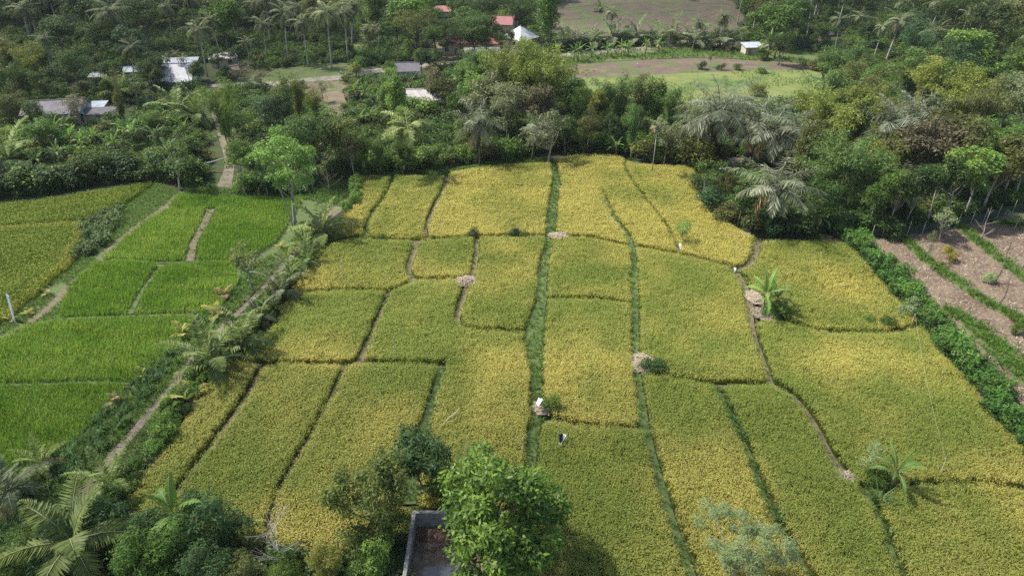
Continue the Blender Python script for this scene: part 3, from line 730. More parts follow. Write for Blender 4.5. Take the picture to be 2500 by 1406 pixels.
BUNDS = [  # points, widths m, material, height, grass density, label
 ([(1350, 398), (1358, 440), (1355, 470), (1349, 510), (1345, 578)], [.9, 1.3, 1.5, 1.6, 1.4], 'turf', .2, 14, 'green grassy bund at the far centre of the golden field'),
 ([(1341, 584), (1334, 620), (1326, 665), (1324, 700), (1323, 735), (1310, 790), (1305, 830)], [1.0, 1.1, 1.2, 1.3, 1.3, 1.8, 2.2], 'turf', .2, 10, 'mown green bund in the middle of the golden field'),
 ([(1305, 830), (1307, 880), (1311, 940), (1309, 1000), (1303, 1060), (1299, 1110), (1290, 1200), (1280, 1300), (1275, 1420)], [2.3, 1.4, 1.3, 1.3, 1.2, 1.1, 1.0, .9, .9], 'turf', .2, 16, 'green grassy bund behind the big bright tree'),
 ([(1470, 470), (1482, 495), (1503, 540), (1530, 575), (1545, 610)], [.3, .5, .7, .8, .9], 'turf', .2, 8, 'narrow green bund fading out near the top of the field'),
 ([(1545, 610), (1549, 680), (1551, 748), (1551, 800), (1553, 860), (1557, 920), (1568, 1000), (1576, 1050), (1592, 1110), (1612, 1185), (1637, 1262), (1667, 1350), (1700, 1440)], [.8, .9, .9, 1.0, 1.0, .9, .9, 1.0, 1.0, .9, 1.0, 1.0, .9], 'turf', .2, 9, 'long green bund right of the centre running to the photo bottom'),
 ([(1526, 392), (1530, 425), (1560, 470), (1600, 520), (1640, 580), (1656, 622)], [.5, .4, .35, .35, .35, .35], 'turf', .1, 4, 'faint green line through the far right golden plot'),
 ([(965, 430), (948, 470), (925, 505), (902, 540), (894, 578)], [.7, .6, .7, .8, .7], 'turf', .15, 9, 'green bund leftmost in the far row of golden plots'),
 ([(1094, 430), (1082, 468), (1058, 515), (1040, 562), (1042, 585)], [.9, .8, .8, .7, .5], 'mud', .2, 1, 'brown bare bund with a hooked far end'),
 ([(1085, 458), (1200, 460), (1345, 462)], [.15, .15, .2], 'mud', .05, 0, 'thin line across the far golden plot'),
 ([(800, 602), (870, 585), (960, 590), (1040, 588), (1160, 583), (1250, 581), (1345, 581)], [.5, .5, .4, .35, .4, .4, .5], 'mud', .15, 3, 'cross bund between first and second row left of centre'),
 ([(1345, 581), (1440, 584), (1530, 603), (1590, 613), (1655, 625), (1720, 640), (1795, 660)], [.4, .35, .4, .5, .4, .4, .5], 'turf', .15, 3, 'cross bund between first and second row right of centre'),
 ([(1018, 590), (1008, 625), (998, 655), (1000, 672), (1015, 686)], [1.0, .9, .8, .8, .6], 'mud', .2, 1, 'curved brown bund left of the small golden plot'),
 ([(1015, 686), (1060, 684), (1120, 686), (1145, 688)], [.3, .25, .3, .4], 'mud', .1, 0, 'low cross bund ending at the pale straw pile'),
 ([(1165, 584), (1162, 630), (1152, 685)], [.7, .7, .7], 'mud', .2, 1, 'straight brown bund above the pale straw pile'),
 ([(1142, 698), (1128, 735), (1118, 770), (1116, 788), (1128, 802)], [.9, .9, .9, .8, .5], 'mud', .2, 1, 'brown hooked bund below the pale straw pile'),
 ([(1128, 802), (1170, 811), (1230, 813), (1295, 816)], [.4, .3, .3, .6], 'mud', .1, 1, 'curved cross bund joining the wide green bund'),
 ([(1015, 687), (980, 705), (950, 718)], [.4, .5, .5], 'mud', .1, 0, 'short slanting bund left of the middle plots'),
 ([(715, 718), (850, 712), (945, 716)], [.25, .25, .4], 'mud', .1, 0, 'thin cross bund in the second row at the left'),
 ([(950, 718), (928, 770), (897, 840), (878, 887)], [.8, .6, .7, .9], 'mud', .15, 0, 'dark bund between the two left middle plots'),
 ([(590, 887), (700, 891), (850, 891), (880, 888), (960, 892), (1080, 893)], [.5, .35, .4, .8, .35, .5], 'mud', .12, 1, 'long cross bund above the three front left plots'),
 ([(640, 903), (597, 980), (532, 1070), (472, 1150), (425, 1212)], [.8, .8, .7, .6, .6], 'mud', .15, 2, 'leftmost dark bund among the front golden plots'),
 ([(843, 898), (808, 970), (768, 1050), (713, 1140), (672, 1225), (655, 1300)], [.6, .45, .5, .5, .5, .5], 'mud', .1, 0, 'dark straight furrow between two front left plots'),
 ([(1080, 895), (1068, 950), (1048, 1010), (1026, 1075), (1005, 1150), (998, 1230)], [.8, 1.1, 1.1, 1.1, 1.2, 1.6], 'turf', .2, 7, 'grassy bund running down to the concrete tank'),
 ([(1325, 734), (1400, 731), (1480, 736), (1550, 749)], [.4, .25, .25, .3], 'mud', .1, 1, 'cross bund above the brightest middle plot'),
 ([(1318, 1035), (1350, 1028), (1400, 1038), (1480, 1046), (1576, 1052)], [.6, .7, .35, .3, .4], 'mud', .1, 1, 'cross bund below the brightest middle plot'),
 ([(1557, 915), (1620, 922), (1700, 936), (1800, 941), (1885, 941)], [.4, .35, .35, .35, .5], 'mud', .1, 1, 'cross bund right of the second straw pile'),
 ([(1850, 592), (1843, 620), (1832, 645), (1812, 657), (1795, 662)], [1.4, 1.1, 1.0, .8, .7], 'mud', .2, 1, 'brown curved bund end near the banana plants'),
 ([(1795, 662), (1818, 700), (1829, 740), (1834, 790), (1848, 840), (1867, 890), (1885, 940), (1930, 966), (1970, 1010), (2001, 1062), (2030, 1118), (2066, 1168)], [.9, 1.1, 1.2, .9, .6, .6, .7, .7, .7, .8, .8, 1.0], 'mud', .22, 2, 'long bare brown bund winding down the right side'),
 ([(1840, 792), (1900, 787), (1950, 801), (2020, 814), (2100, 817), (2180, 814), (2245, 795)], [.6, .5, .4, .4, .4, .4, .5], 'mud', .12, 1, 'curved cross bund below the right hand plot'),
 ([(1745, 944), (1771, 990), (1801, 1050), (1827, 1110), (1852, 1180), (1882, 1250), (1905, 1300), (1970, 1400), (2000, 1450)], [.6, .8, .7, .8, .8, .9, .8, .7, .7], 'turf', .15, 14, 'bright green weedy bund in the lower right field'),
 ([(2105, 1195), (2200, 1189), (2300, 1183), (2420, 1188), (2560, 1205)], [.6, .3, .3, .3, .4], 'turf', .1, 3, 'weedy cross bund right of the lone banana plant'),
 ([(2110, 1200), (2132, 1240), (2160, 1300), (2190, 1380), (2215, 1450)], [.9, .7, .7, .6, .6], 'turf', .15, 11, 'green weedy bund below the lone banana plant'),
 # left green field
 ([(515, 512), (498, 550), (473, 595), (465, 638)], [1.4, 1.3, 1.1, 1.3], 'mud', .2, 2, 'wide bare bund between the upper green plots'),
 ([(400, 645), (380, 665), (350, 705), (318, 765)], [.9, .6, .6, .7], 'turf', .15, 3, 'slanting bund between the middle green plots'),
 ([(225, 638), (300, 633), (375, 640), (480, 638), (590, 634)], [.4, .3, .4, .5, .4], 'turf', .12, 3, 'low cross bund in the upper green field'),
 ([(130, 778), (300, 772), (400, 768), (480, 768)], [.6, .45, .4, .5], 'turf', .15, 5, 'pale grassy bund across the green field'),
 ([(-80, 940), (80, 938), (200, 933), (320, 935)], [.5, .5, .5, .5], 'turf', .15, 5, 'lowest grassy bund across the green field'),
 ([(410, 508), (350, 541)], [.3, .3], 'turf', .1, 2, 'short edge beside the worn verge path'),
]
BW = []
for pts, w, mat, h, gd, lab in BUNDS:
    wp = GP(pts, .2); ribbon('bund', wp, w, mat, .022, lab, h, 'bund')
    BW.append((smooth_line(wp, 2), w))

def bund_clear(x, y, extra=.12):
    keep = np.ones(x.shape, bool)
    for P, w in BW:
        a = np.array(P); m = (x > a[:, 0].min() - 3) & (x < a[:, 0].max() + 3) & (y > a[:, 1].min() - 3) & (y < a[:, 1].max() + 3)
        if not m.any(): continue
        L = len(P)
        W = np.interp(np.linspace(0, 1, L), np.linspace(0, 1, len(w)), w)
        xs, ys = x[m], y[m]; ok = np.ones(xs.shape, bool)
        for i in range(L - 1):
            d = dist_line(xs, ys, [P[i], P[i + 1]]); ok &= d > max(W[i], W[i + 1]) / 2 + extra
        keep[m] &= ok
    return keep

PLOTS = [  # id, polygon, base ripeness, label
 ('A1', [(872, 432), (963, 432), (925, 500), (897, 545), (893, 580), (800, 598), (838, 545), (865, 490)], .55, 'golden rice plot farthest left in the back row'),
 ('A2', [(963, 432), (1094, 434), (1080, 465), (1057, 515), (1040, 562), (1043, 586), (893, 580), (897, 545), (925, 500)], .6, 'golden rice plot between the green bund and brown hooked bund'),
 ('A3', [(1094, 425), (1200, 410), (1345, 398), (1358, 440), (1355, 470), (1350, 500), (1344, 581), (1160, 582), (1042, 586), (1040, 562), (1057, 515), (1080, 465)], .78, 'wide bright golden rice plot left of the central green bund'),
 ('A4', [(1352, 394), (1420, 380), (1500, 381), (1527, 392), (1530, 430), (1560, 470), (1600, 520), (1640, 580), (1656, 624), (1545, 605), (1440, 583), (1345, 580), (1350, 500), (1358, 440)], .85, 'brightest golden rice plot at the far top of the field'),
 ('A5', [(1527, 392), (1545, 402), (1600, 409), (1695, 409), (1702, 470), (1722, 510), (1800, 563), (1848, 590), (1840, 625), (1815, 657), (1720, 640), (1656, 624), (1640, 580), (1600, 520), (1560, 470), (1530, 430)], .78, 'golden rice plot at the far right under the sugar palms'),
 ('C1', [(800, 600), (870, 585), (960, 590), (1016, 592), (1000, 640), (995, 670), (1012, 685), (980, 705), (945, 715), (850, 712), (710, 718), (760, 650)], .42, 'olive gold rice plot leftmost in the second row'),
 ('C2', [(1018, 590), (1163, 584), (1162, 640), (1150, 688), (1060, 684), (1015, 684), (998, 665), (1003, 630)], .58, 'small golden rice plot above the pale straw pile'),
 ('C3', [(1163, 584), (1342, 582), (1335, 620), (1325, 690), (1325, 730), (1308, 790), (1295, 814), (1230, 812), (1170, 810), (1130, 800), (1115, 785), (1120, 750), (1140, 705), (1155, 660)], .5, 'golden rice plot right of the pale straw pile'),
 ('C4', [(1343, 582), (1440, 585), (1545, 606), (1545, 620), (1549, 680), (1551, 749), (1480, 736), (1400, 731), (1323, 734), (1325, 690), (1335, 640)], .52, 'golden rice plot between two green bunds in the second row'),
 ('C5', [(1545, 606), (1590, 614), (1655, 625), (1720, 640), (1795, 662), (1815, 700), (1827, 740), (1832, 790), (1847, 840), (1866, 890), (1886, 941), (1800, 941), (1700, 936), (1620, 922), (1556, 915), (1553, 860), (1551, 800), (1551, 740), (1549, 680)], .5, 'large golden rice plot left of the banana clump'),
 ('C6', [(1848, 594), (1900, 590), (2000, 592), (2065, 598), (2115, 650), (2160, 700), (2210, 750), (2250, 792), (2180, 814), (2100, 817), (2020, 814), (1950, 801), (1905, 787), (1875, 775), (1850, 730), (1800, 664), (1830, 655), (1843, 625)], .5, 'rounded golden rice plot beside the clipped hedge'),
 ('D1', [(710, 719), (850, 713), (947, 716), (925, 770), (895, 840), (877, 888), (850, 890), (700, 890), (590, 886), (640, 835), (680, 780)], .42, 'olive gold rice plot beside the tall young coconut palms'),
 ('D2', [(947, 718), (980, 705), (1015, 687), (1120, 688), (1142, 700), (1122, 750), (1115, 785), (1130, 802), (1170, 812), (1297, 816), (1305, 830), (1308, 900), (1312, 960), (1308, 1020), (1298, 1110), (1290, 1200), (1250, 1240), (1020, 1238), (1000, 1225), (1005, 1180), (1028, 1070), (1048, 1010), (1078, 893), (960, 892), (880, 888), (897, 840), (927, 770)], .48, 'long golden rice plot above the concrete tank'),
 ('D4', [(1323, 735), (1400, 732), (1480, 737), (1551, 749), (1551, 800), (1553, 860), (1558, 950), (1576, 1050), (1480, 1045), (1350, 1028), (1330, 1000), (1311, 960), (1307, 900), (1305, 830), (1312, 780)], .55, 'pale gold rice plot in the middle of the field'),
 ('D6', [(1838, 792), (1902, 788), (1950, 802), (2020, 815), (2100, 818), (2180, 815), (2255, 800), (2310, 880), (2385, 970), (2450, 1040), (2530, 1130), (2580, 1200), (2420, 1188), (2300, 1183), (2200, 1189), (2105, 1195), (2062, 1168), (2030, 1120), (2000, 1060), (1970, 1010), (1930, 965), (1885, 940), (1866, 890), (1847, 840)], .4, 'big green gold rice plot at the right beside the hedge'),
 ('E1', [(545, 892), (600, 888), (640, 902), (595, 980), (531, 1070), (471, 1150), (421, 1215), (395, 1262), (290, 1270), (325, 1200), (370, 1140), (420, 1080), (480, 985)], .62, 'narrow golden rice strip next to the dirt road hedge'),
 ('E2', [(638, 903), (700, 892), (845, 897), (810, 970), (770, 1050), (715, 1140), (672, 1228), (650, 1325), (560, 1325), (450, 1270), (405, 1245), (471, 1150), (531, 1070), (597, 980)], .45, 'front rice plot second from the left'),
 ('E3', [(845, 897), (880, 889), (1078, 894), (1050, 1010), (1028, 1070), (1005, 1180), (1000, 1232), (985, 1290), (940, 1325), (820, 1345), (700, 1340), (652, 1325), (672, 1228), (715, 1140), (770, 1050), (810, 970)], .45, 'front rice plot left of the dark mango tree'),
 ('E4', [(1318, 1036), (1350, 1028), (1400, 1038), (1480, 1046), (1576, 1052), (1592, 1110), (1612, 1185), (1637, 1262), (1667, 1350), (1710, 1470), (1290, 1470), (1285, 1250), (1300, 1110)], .42, 'front rice plot right of the big bright tree'),
 ('E5', [(1556, 917), (1620, 923), (1745, 943), (1771, 990), (1801, 1050), (1827, 1110), (1852, 1180), (1882, 1250), (1905, 1300), (2010, 1470), (1710, 1470), (1667, 1350), (1637, 1262), (1612, 1185), (1576, 1050)], .5, 'front rice plot behind the grey green acacia'),
 ('E6', [(1745, 943), (1885, 942), (1930, 966), (1970, 1010), (2001, 1062), (2030, 1120), (2066, 1170), (2108, 1198), (2132, 1240), (2160, 1300), (2190, 1380), (2230, 1470), (2010, 1470), (1905, 1300), (1852, 1180), (1801, 1050)], .45, 'front rice plot left of the lone banana plant'),
 ('E7', [(2108, 1198), (2200, 1190), (2300, 1184), (2420, 1189), (2600, 1208), (2740, 1470), (2230, 1470), (2190, 1380), (2160, 1300), (2132, 1240)], .55, 'golden rice plot in the lower right corner'),
 ('K1', [(-60, 508), (150, 482), (330, 452), (372, 445), (335, 475), (300, 497), (210, 535), (120, 545), (-60, 560)], .08, 'dull green rice plot beneath the left tree line'),
 ('K2', [(-60, 562), (120, 547), (207, 545), (207, 575), (190, 612), (176, 640), (120, 690), (20, 775), (-80, 830)], .26, 'golden edged rice plot at the far left side'),
]
GPLOTS = [
 ('L1', [(437, 472), (530, 484), (640, 484), (737, 487), (717, 520), (692, 560), (672, 590), (600, 633), (480, 636), (468, 636), (476, 595), (500, 552), (520, 512), (505, 505), (412, 506)], 'bright green rice plot left of the pale trunked tree'),
 ('L2', [(412, 509), (500, 508), (512, 515), (494, 550), (468, 595), (460, 637), (375, 638), (240, 636), (300, 585), (352, 541)], 'light green rice plot enclosed by the bare bund'),
 ('L3', [(228, 641), (300, 636), (375, 643), (392, 650), (347, 705), (313, 768), (220, 777), (138, 772), (165, 700)], 'dark green rice plot left of the slanting bund'),
 ('L4', [(400, 645), (480, 641), (572, 636), (582, 690), (545, 740), (482, 767), (400, 767), (322, 766), (352, 706), (385, 662)], 'fresh green rice plot right of the slanting bund'),
 ('L5', [(55, 795), (140, 782), (300, 775), (480, 771), (465, 800), (432, 850), (332, 930), (200, 931), (-100, 938), (-100, 880)], 'wide green rice plot in the middle of the left side'),
 ('L6', [(-100, 942), (80, 940), (200, 936), (310, 937), (300, 965), (245, 1010), (180, 1075), (90, 1120), (-100, 1180)], 'lowest green rice plot at the left photo edge'),
]
rng = rg(500)
nr = 0
PILES = [(*G(1138, 690, .4), 1.2), (*G(1364, 578, .4), 1.0), (*G(1568, 890, .4), 1.2), (*G(1840, 728, .4), 1.2), (*G(1868, 768, .4), 1.4), (*G(1885, 770, .3), 1.2), (*G(2150, 1195, .3), 1.0)]
for key, poly, base, lab in PLOTS:
    W_ = GP(poly, .35); c = np.array(W_).mean(0); ang = rng.uniform(-.12, .12)
    far = c[1] > 75
    st = .218 if c[1] < 62 else .25
    x, y = bbox_pts(W_, st, .15, rng, ang)
    k = bund_clear(x, y, .04); x, y = x[k], y[k]
    for qx, qy, qr in PILES: k = np.hypot(x - qx, y - qy) > qr; x, y = x[k], y[k]
    de = dist_line(x, y, W_, True); k = (de > .45) | (rng.random(len(x)) > .25); x, y, de = x[k], y[k], de[k]
    pv = (y - y.min()) / max(1, (y.max() - y.min()))
    ripe = base - .10 + 1.15 * (vnoise(x, y, 7.5, 3) - .5) + .65 * (vnoise(x, y * .7, 2.4, 5) - .5) + .12 * (vnoise(x, y, .8, 9) - .5) - .42 * (pv - .45) + np.where(de < .9, .14, 0)
    if key in ('A3', 'A4', 'A5'): ripe += .2 + .12 * pv  # golden far plots, paled further in colour to stand for stronger sun
    if key[0] == 'K': ripe = {'K1': -.15, 'K2': -.05}[key] + .35 * (vnoise(x, y, 6.5, 3) - .3)
    if key == 'K2': ripe += np.where(de < 1.3, .4, 0)
    hz = 1 + .26 * (vnoise(x, y, 3.2, 61) - .5) + .16 * (vnoise(x, y, .9, 63) - .5) - np.where(de < .4, .14, 0)
    ln = (.5 * (vnoise(x, y, 4.5, 65) - .5), .5 * (vnoise(x, y, 4.5, 67) - .5))
    scatter('rice_plot', x, y, C_RICEK if key[0] == 'K' else C_RICE, rng, .0, .90, 1.08, .08, ripe, lab, 'rice field', 'rice plots of the valley', zs=hz, lean=ln)
    nr += len(x)
for key, poly, lab in GPLOTS:
    W_ = GP(poly, .3); x, y = bbox_pts(W_, .29, .17, rng, .35)
    k = bund_clear(x, y, .05); x, y = x[k], y[k]
    v = {'L2': .45, 'L4': .3, 'L5': .25}.get(key, .1) + .7 * (vnoise(x, y, 3.5, 21) - .5) + .45 * (vnoise(x * .4 + y * .3, y, 1.3, 23) - .3)
    scatter('rice_plot', x, y, C_RICEG, rng, .0, .86, 1.1, .08, v, lab, 'rice field', 'rice plots of the valley', zs=1 + .5 * (vnoise(x * .45 + y * .35, y, 1.1, 71) - .5) + .2 * (vnoise(x, y, 3, 73) - .5))
    nr += len(x)
print('rice hills', nr)

# grass on the bunds, one sward
gx, gy = [], []
for (P, w), (_, _, mat, h, gd, _) in zip(BW, BUNDS):
    if mat == 'mud': gd = max(gd, 2) + 1.5
    L = len(P); W = np.interp(np.linspace(0, 1, L), np.linspace(0, 1, len(w)), w)
    for i in range(L - 1):
        l = math.dist(P[i], P[i + 1]); m = rng.poisson(gd * l * W[i] * 1.1)
        t = rng.random(m); q = rng.uniform(-.62, .62, m) * W[i]
        dx, dy = (P[i + 1][0] - P[i][0]) / l, (P[i + 1][1] - P[i][1]) / l
        gx.append(P[i][0] + dx * l * t - dy * q); gy.append(P[i][1] + dy * l * t + dx * q)
gx, gy = np.concatenate(gx), np.concatenate(gy)
scatter('bund_grass', gx, gy, C_GRASS, rng, .17, .6, 1.15, .2, None, 'short green grass growing along the bunds', 'grass')

def fill_cover(name, poly, dens, col, z, label, smin=.7, smax=1.2, cat='grass', avoid=None, thr=None, nsc=3, seed=1, tilt=.15):
    W_ = GP(poly); x, y = bbox_pts(W_, 1 / math.sqrt(dens), .5, rng)
    if thr is not None:
        k = vnoise(x, y, nsc, seed) > thr; x, y = x[k], y[k]
    if avoid:
        for P, w in avoid:
            k = dist_line(x, y, P) > w; x, y = x[k], y[k]
    return scatter(name, x, y, col, rng, z, smin, smax, tilt, None, label, cat)

# tracks and roads
TRACK = GP([(150, 1262), (195, 1210), (300, 1085), (400, 968), (470, 880), (560, 785), (640, 708), (715, 622), (785, 540), (822, 505)])
ribbon('dirt_road', TRACK, [.95, .85, .8, .75, .7, .75, .7, .8, 1.1, 3.0], 'track', .045, 'narrow dirt road between green plots and golden field', 0, 'road')
TRACK2 = GP([(545, 466), (553, 440), (560, 405), (556, 375), (540, 320), (522, 262), (515, 222)])
ribbon('dirt_track', TRACK2, [2.2, 1.5, 1.5, 1.3, 1.4, 1.6, 2.5], 'track', .045, 'brown dirt track climbing into the trees', 0, 'track')
ROAD = GP([(380, 236), (450, 225), (520, 213), (590, 209), (650, 208), (720, 200), (800, 192), (850, 187), (950, 170), (1200, 148), (1400, 135), (1480, 126), (1560, 121), (1640, 114), (1720, 108), (1800, 108), (1900, 112)])
ribbon('village_road', ROAD, [4.2], 'gravel', .05, 'pale village road passing the palms and banana plants', 0, 'road')
VERGE = [(437, 468), (395, 452), (370, 447), (300, 497), (210, 538), (207, 580), (176, 645), (110, 705), (20, 785), (-100, 850), (-100, 870), (55, 792), (140, 780), (165, 700), (232, 638), (300, 583), (352, 541), (410, 507)]
VPATH = GP([(432, 478), (412, 500), (340, 550), (290, 590), (240, 640), (180, 690), (110, 760), (0, 845)])
ribbon('foot_path', VPATH, [1.3, 1.4, 1.0, .9, .9, 1.2, 1.3, 1.2], 'mud', .04, 'worn bare footpath along the green rice plots', 0, 'path')
fill_cover('verge_grass', VERGE, 14, C_GRASS, .02, 'rough green verge grass beside the worn footpath', avoid=[(VPATH, .45)], thr=.25)
fill_cover('verge_weeds', [(205, 545), (300, 500), (300, 530), (262, 590), (230, 620), (180, 638), (205, 590)], 2.2, C_WEED, .02, 'dark weeds in the wedge beside the footpath', .9, 1.8, 'weeds')
SIDE = [(815, 500), (740, 560), (700, 600), (640, 640), (590, 650), (585, 690), (545, 745), (485, 770), (470, 805), (432, 855), (335, 932), (310, 970), (245, 1015), (180, 1080), (90, 1125), (-100, 1190), (-100, 1420), (60, 1420), (190, 1215), (300, 1090), (400, 970), (470, 882), (560, 788), (640, 711), (715, 625), (785, 545)]
fill_cover('roadside_grass', SIDE, 9, C_GRASS, .02, 'low grass and herbs left of the dirt road', .9, 1.7, avoid=[(TRACK, .42)])
fill_cover('tall_grass', [(432, 840), (335, 928), (300, 975), (235, 1030), (175, 1085), (120, 1130), (90, 1200), (150, 1220), (250, 1110), (330, 1010), (400, 935), (455, 865)], 1.6, C_TALL, .02, 'lush tall fodder grass bank left of the dirt road', .6, 1.05, avoid=[(TRACK, 1.1)])
fill_cover('tall_grass', [(580, 690), (545, 745), (485, 772), (500, 815), (560, 765), (640, 700), (690, 640), (640, 640)], .9, C_TALL, .02, 'bluish weedy grass between green plots and palm row', .35, .75, avoid=[(TRACK, 1.2)])
fill_cover('tall_grass', [(-60, 1180), (90, 1130), (110, 1230), (20, 1420), (-100, 1420)], 1.3, C_TALL, .02, 'tall bright grass in the lower left corner', .5, .9)
fill_cover('roadside_grass', [(838, 545), (800, 600), (690, 735), (600, 870), (540, 895), (480, 985), (420, 1080), (325, 1200), (240, 1270), (190, 1300), (200, 1215), (310, 1085), (410, 970), (480, 880), (570, 785), (650, 708), (725, 622), (795, 540)], 8, C_GRASS, .02, 'grass strip between dirt road and golden field', .8, 1.5, avoid=[(TRACK, .42)])
fill_cover('roadside_weeds', [(838, 545), (800, 600), (690, 735), (600, 870), (540, 895), (480, 985), (420, 1080), (325, 1200), (240, 1270), (255, 1215), (350, 1085), (440, 970), (510, 880), (600, 785), (680, 708), (755, 622), (815, 545)], 1.3, C_WEED, .02, 'leafy weeds under the palm row', .8, 1.6, 'weeds')
fill_cover('field_edge_grass', [(860, 425), (1092, 418), (1200, 398), (1345, 385), (1345, 397), (1200, 411), (1094, 432), (872, 436)], 10, C_GRASS, .02, 'green grass rim along the far edge of the golden field', .9, 1.6)
fill_cover('field_edge_grass', [(1690, 400), (1720, 480), (1760, 520), (1850, 570), (2000, 575), (2000, 590), (1850, 594), (1800, 568), (1720, 515), (1700, 470)], 8, C_GRASS, .02, 'dry grass rim under the sugar palms', .6, 1.1, thr=.4)
fill_cover('field_corner_grass', [(520, 455), (640, 470), (740, 478), (830, 440), (870, 430), (860, 470), (815, 500), (740, 488), (530, 484), (437, 468), (470, 455)], 9, C_GRASS, .02, 'green grass in the far corner by the pale trunks', .9, 1.6, avoid=[(TRACK, 1.1)])
fill_cover('front_weeds', [(300, 1255), (450, 1275), (560, 1330), (700, 1345), (820, 1350), (985, 1290), (985, 1440), (200, 1440)], 3.0, C_WEED, .02, 'low weeds along the bottom edge left of the tank', .7, 1.5, 'weeds', thr=.2)
fill_cover('front_grass', [(300, 1255), (450, 1275), (560, 1330), (700, 1345), (820, 1350), (990, 1240), (1250, 1240), (1250, 1250), (1005, 1252), (970, 1440), (200, 1440)], 9, C_GRASS, .02, 'grass around the concrete tank and front bushes', .8, 1.4)

# ploughed field at the right
PR = [(2095, 572), (2330, 548), (2480, 520), (2900, 470), (3000, 1000), (2800, 1150), (2560, 1080), (2430, 900), (2300, 760), (2180, 650)]
sheet('ploughed_field', GP(PR), 'plough', .03, 'bare brown ploughed field right of the clipped hedge', cat='field')
RIDGES = [([(2190, 568), (2215, 590), (2260, 632), (2330, 682), (2400, 731), (2500, 786), (2620, 850)], [1.0, 1.2, 1.3, 1.3, 1.4, 1.5, 1.5], 'first green grass ridge right of the hedge'),
 ([(2335, 545), (2365, 570), (2405, 602), (2450, 640), (2520, 690), (2620, 750)], [1.3, 1.5, 1.4, 1.4, 1.5, 1.5], 'second green grass ridge right of the hedge'),
 ([(2300, 752), (2345, 772), (2400, 815), (2450, 862), (2520, 930), (2600, 1000)], [1.2, 1.8, 2.4, 2.4, 2.2, 2.2], 'broad green grass bank nearest the hedge'),
 ([(2420, 540), (2470, 545), (2560, 560)], [1.2, 1.4, 1.5], 'short grass ridge at the right photo edge')]
for pts, w, lab in RIDGES:
    wp = GP(pts, .15); ribbon('grass_ridge', wp, w, 'turf', .032, lab, .25, 'ridge')
    P = smooth_line(wp, 1.5); W = np.interp(np.linspace(0, 1, len(P)), np.linspace(0, 1, len(w)), w); gx, gy = [], []
    for i in range(len(P) - 1):
        l = math.dist(P[i], P[i + 1]); m = rng.poisson(15 * l * W[i]); t = rng.random(m); q = rng.normal(0, .3, m) * W[i]
        dx, dy = (P[i + 1][0] - P[i][0]) / l, (P[i + 1][1] - P[i][1]) / l
        gx.append(P[i][0] + dx * l * t - dy * q); gy.append(P[i][1] + dy * l * t + dx * q)
    scatter('ridge_grass', np.concatenate(gx), np.concatenate(gy), C_GRASS, rng, .2, .9, 1.9, .2, None, 'grass growing on the ' + lab, 'grass')
x, y = bbox_pts(GP(PR), .62, .5, rng); k = (vnoise(x, y, 5, 77) * .5 + vnoise(x, y, 1.2, 78) * .5) > .42
for pts, w, lab in RIDGES: k &= dist_line(x, y, GP(pts, .15)) > .9
scatter('straw_litter', x[k], y[k], C_STRAW, rng, .03, .6, 1.4, .2, None, 'pale dry straw littering the ploughed field', 'straw')
x, y = bbox_pts(GP([(2060, 590), (2105, 600), (2150, 660), (2260, 775), (2330, 850), (2440, 985), (2560, 1130), (2530, 1130), (2430, 1010), (2300, 880), (2230, 790), (2120, 660)]), .42, .5, rng)
scatter('dry_weeds', x, y, C_STRAW, rng, .02, .8, 2.0, .4, None, 'dry whitish weeds along the foot of the hedge', 'weeds')

# far clearings
sheet('meadow', GP([(1600, 182), (1700, 176), (1850, 172), (2060, 168), (2080, 215), (1900, 262), (1700, 270), (1500, 260), (1380, 215), (1380, 190)]), 'meadow', .03, 'yellow green meadow behind the sugar palms', cat='meadow')
sheet('ploughed_strip', GP([(1340, 172), (1400, 158), (1550, 148), (1700, 142), (1860, 148), (1990, 158), (1990, 172), (1850, 172), (1600, 183), (1390, 192)]), 'ploughfar', .034, 'purple brown ploughed strip before the meadow', cat='field')
sheet('rough_field', GP([(1340, 158), (1400, 130), (1700, 112), (1900, 112), (2000, 140), (1990, 157), (1860, 147), (1700, 141), (1550, 147), (1400, 157), (1345, 170)]), 'greenfield', .038, 'rough green field beside the village road', cat='field')
sheet('ploughed_terraces', GP([(1330, 92), (1350, 20), (1400, -8), (1560, -16), (1700, -12), (1790, 5), (1830, 60), (1800, 90)]), 'ploughfar', .036, 'far ploughed terraces divided by green lines', cat='field')
for pts, lab in [([(1352, 52), (1400, 62), (1450, 84)], 'nearest'), ([(1405, 22), (1440, 40), (1480, 60), (1500, 84)], 'second'), ([(1470, 8), (1530, 30), (1600, 60), (1640, 84)], 'third'), ([(1580, 4), (1640, 24), (1700, 48), (1740, 70)], 'fourth'), ([(1350, 22), (1450, 14), (1600, 8), (1780, 10)], 'farthest crosswise'), ([(1352, 50), (1460, 42), (1560, 34), (1700, 26)], 'middle crosswise')]:
    ribbon('terrace_line', GP(pts), [2.6, 2.2], 'greenfield', .05, lab + ' green line dividing the far ploughed terraces', .12, 'ridge')
sheet('yard_ground', GP([(620, 212), (850, 195), (860, 240), (860, 330), (800, 320), (760, 250), (640, 235)]), 'yard', .03, 'reddish bare yard beside the village road', cat='yard')
sheet('yard_ground', GP([(1040, 132), (1060, 105), (1230, 92), (1320, 110), (1320, 140), (1180, 150), (1060, 145)]), 'yard', .03, 'pale earth yard around the walled house', cat='yard')
sheet('farm_clearing', GP([(860, 150), (860, 110), (885, 60), (905, 60), (905, 150)]), 'greenfield', .032, 'green grass gap between palms left of the cottages', cat='clearing')
sheet('sandy_clearing', GP([(1725, 405), (1740, 388), (1800, 384), (1850, 395), (1850, 418), (1780, 425)]), 'sand', .03, 'sunlit sandy clearing under the sugar palms', cat='clearing')
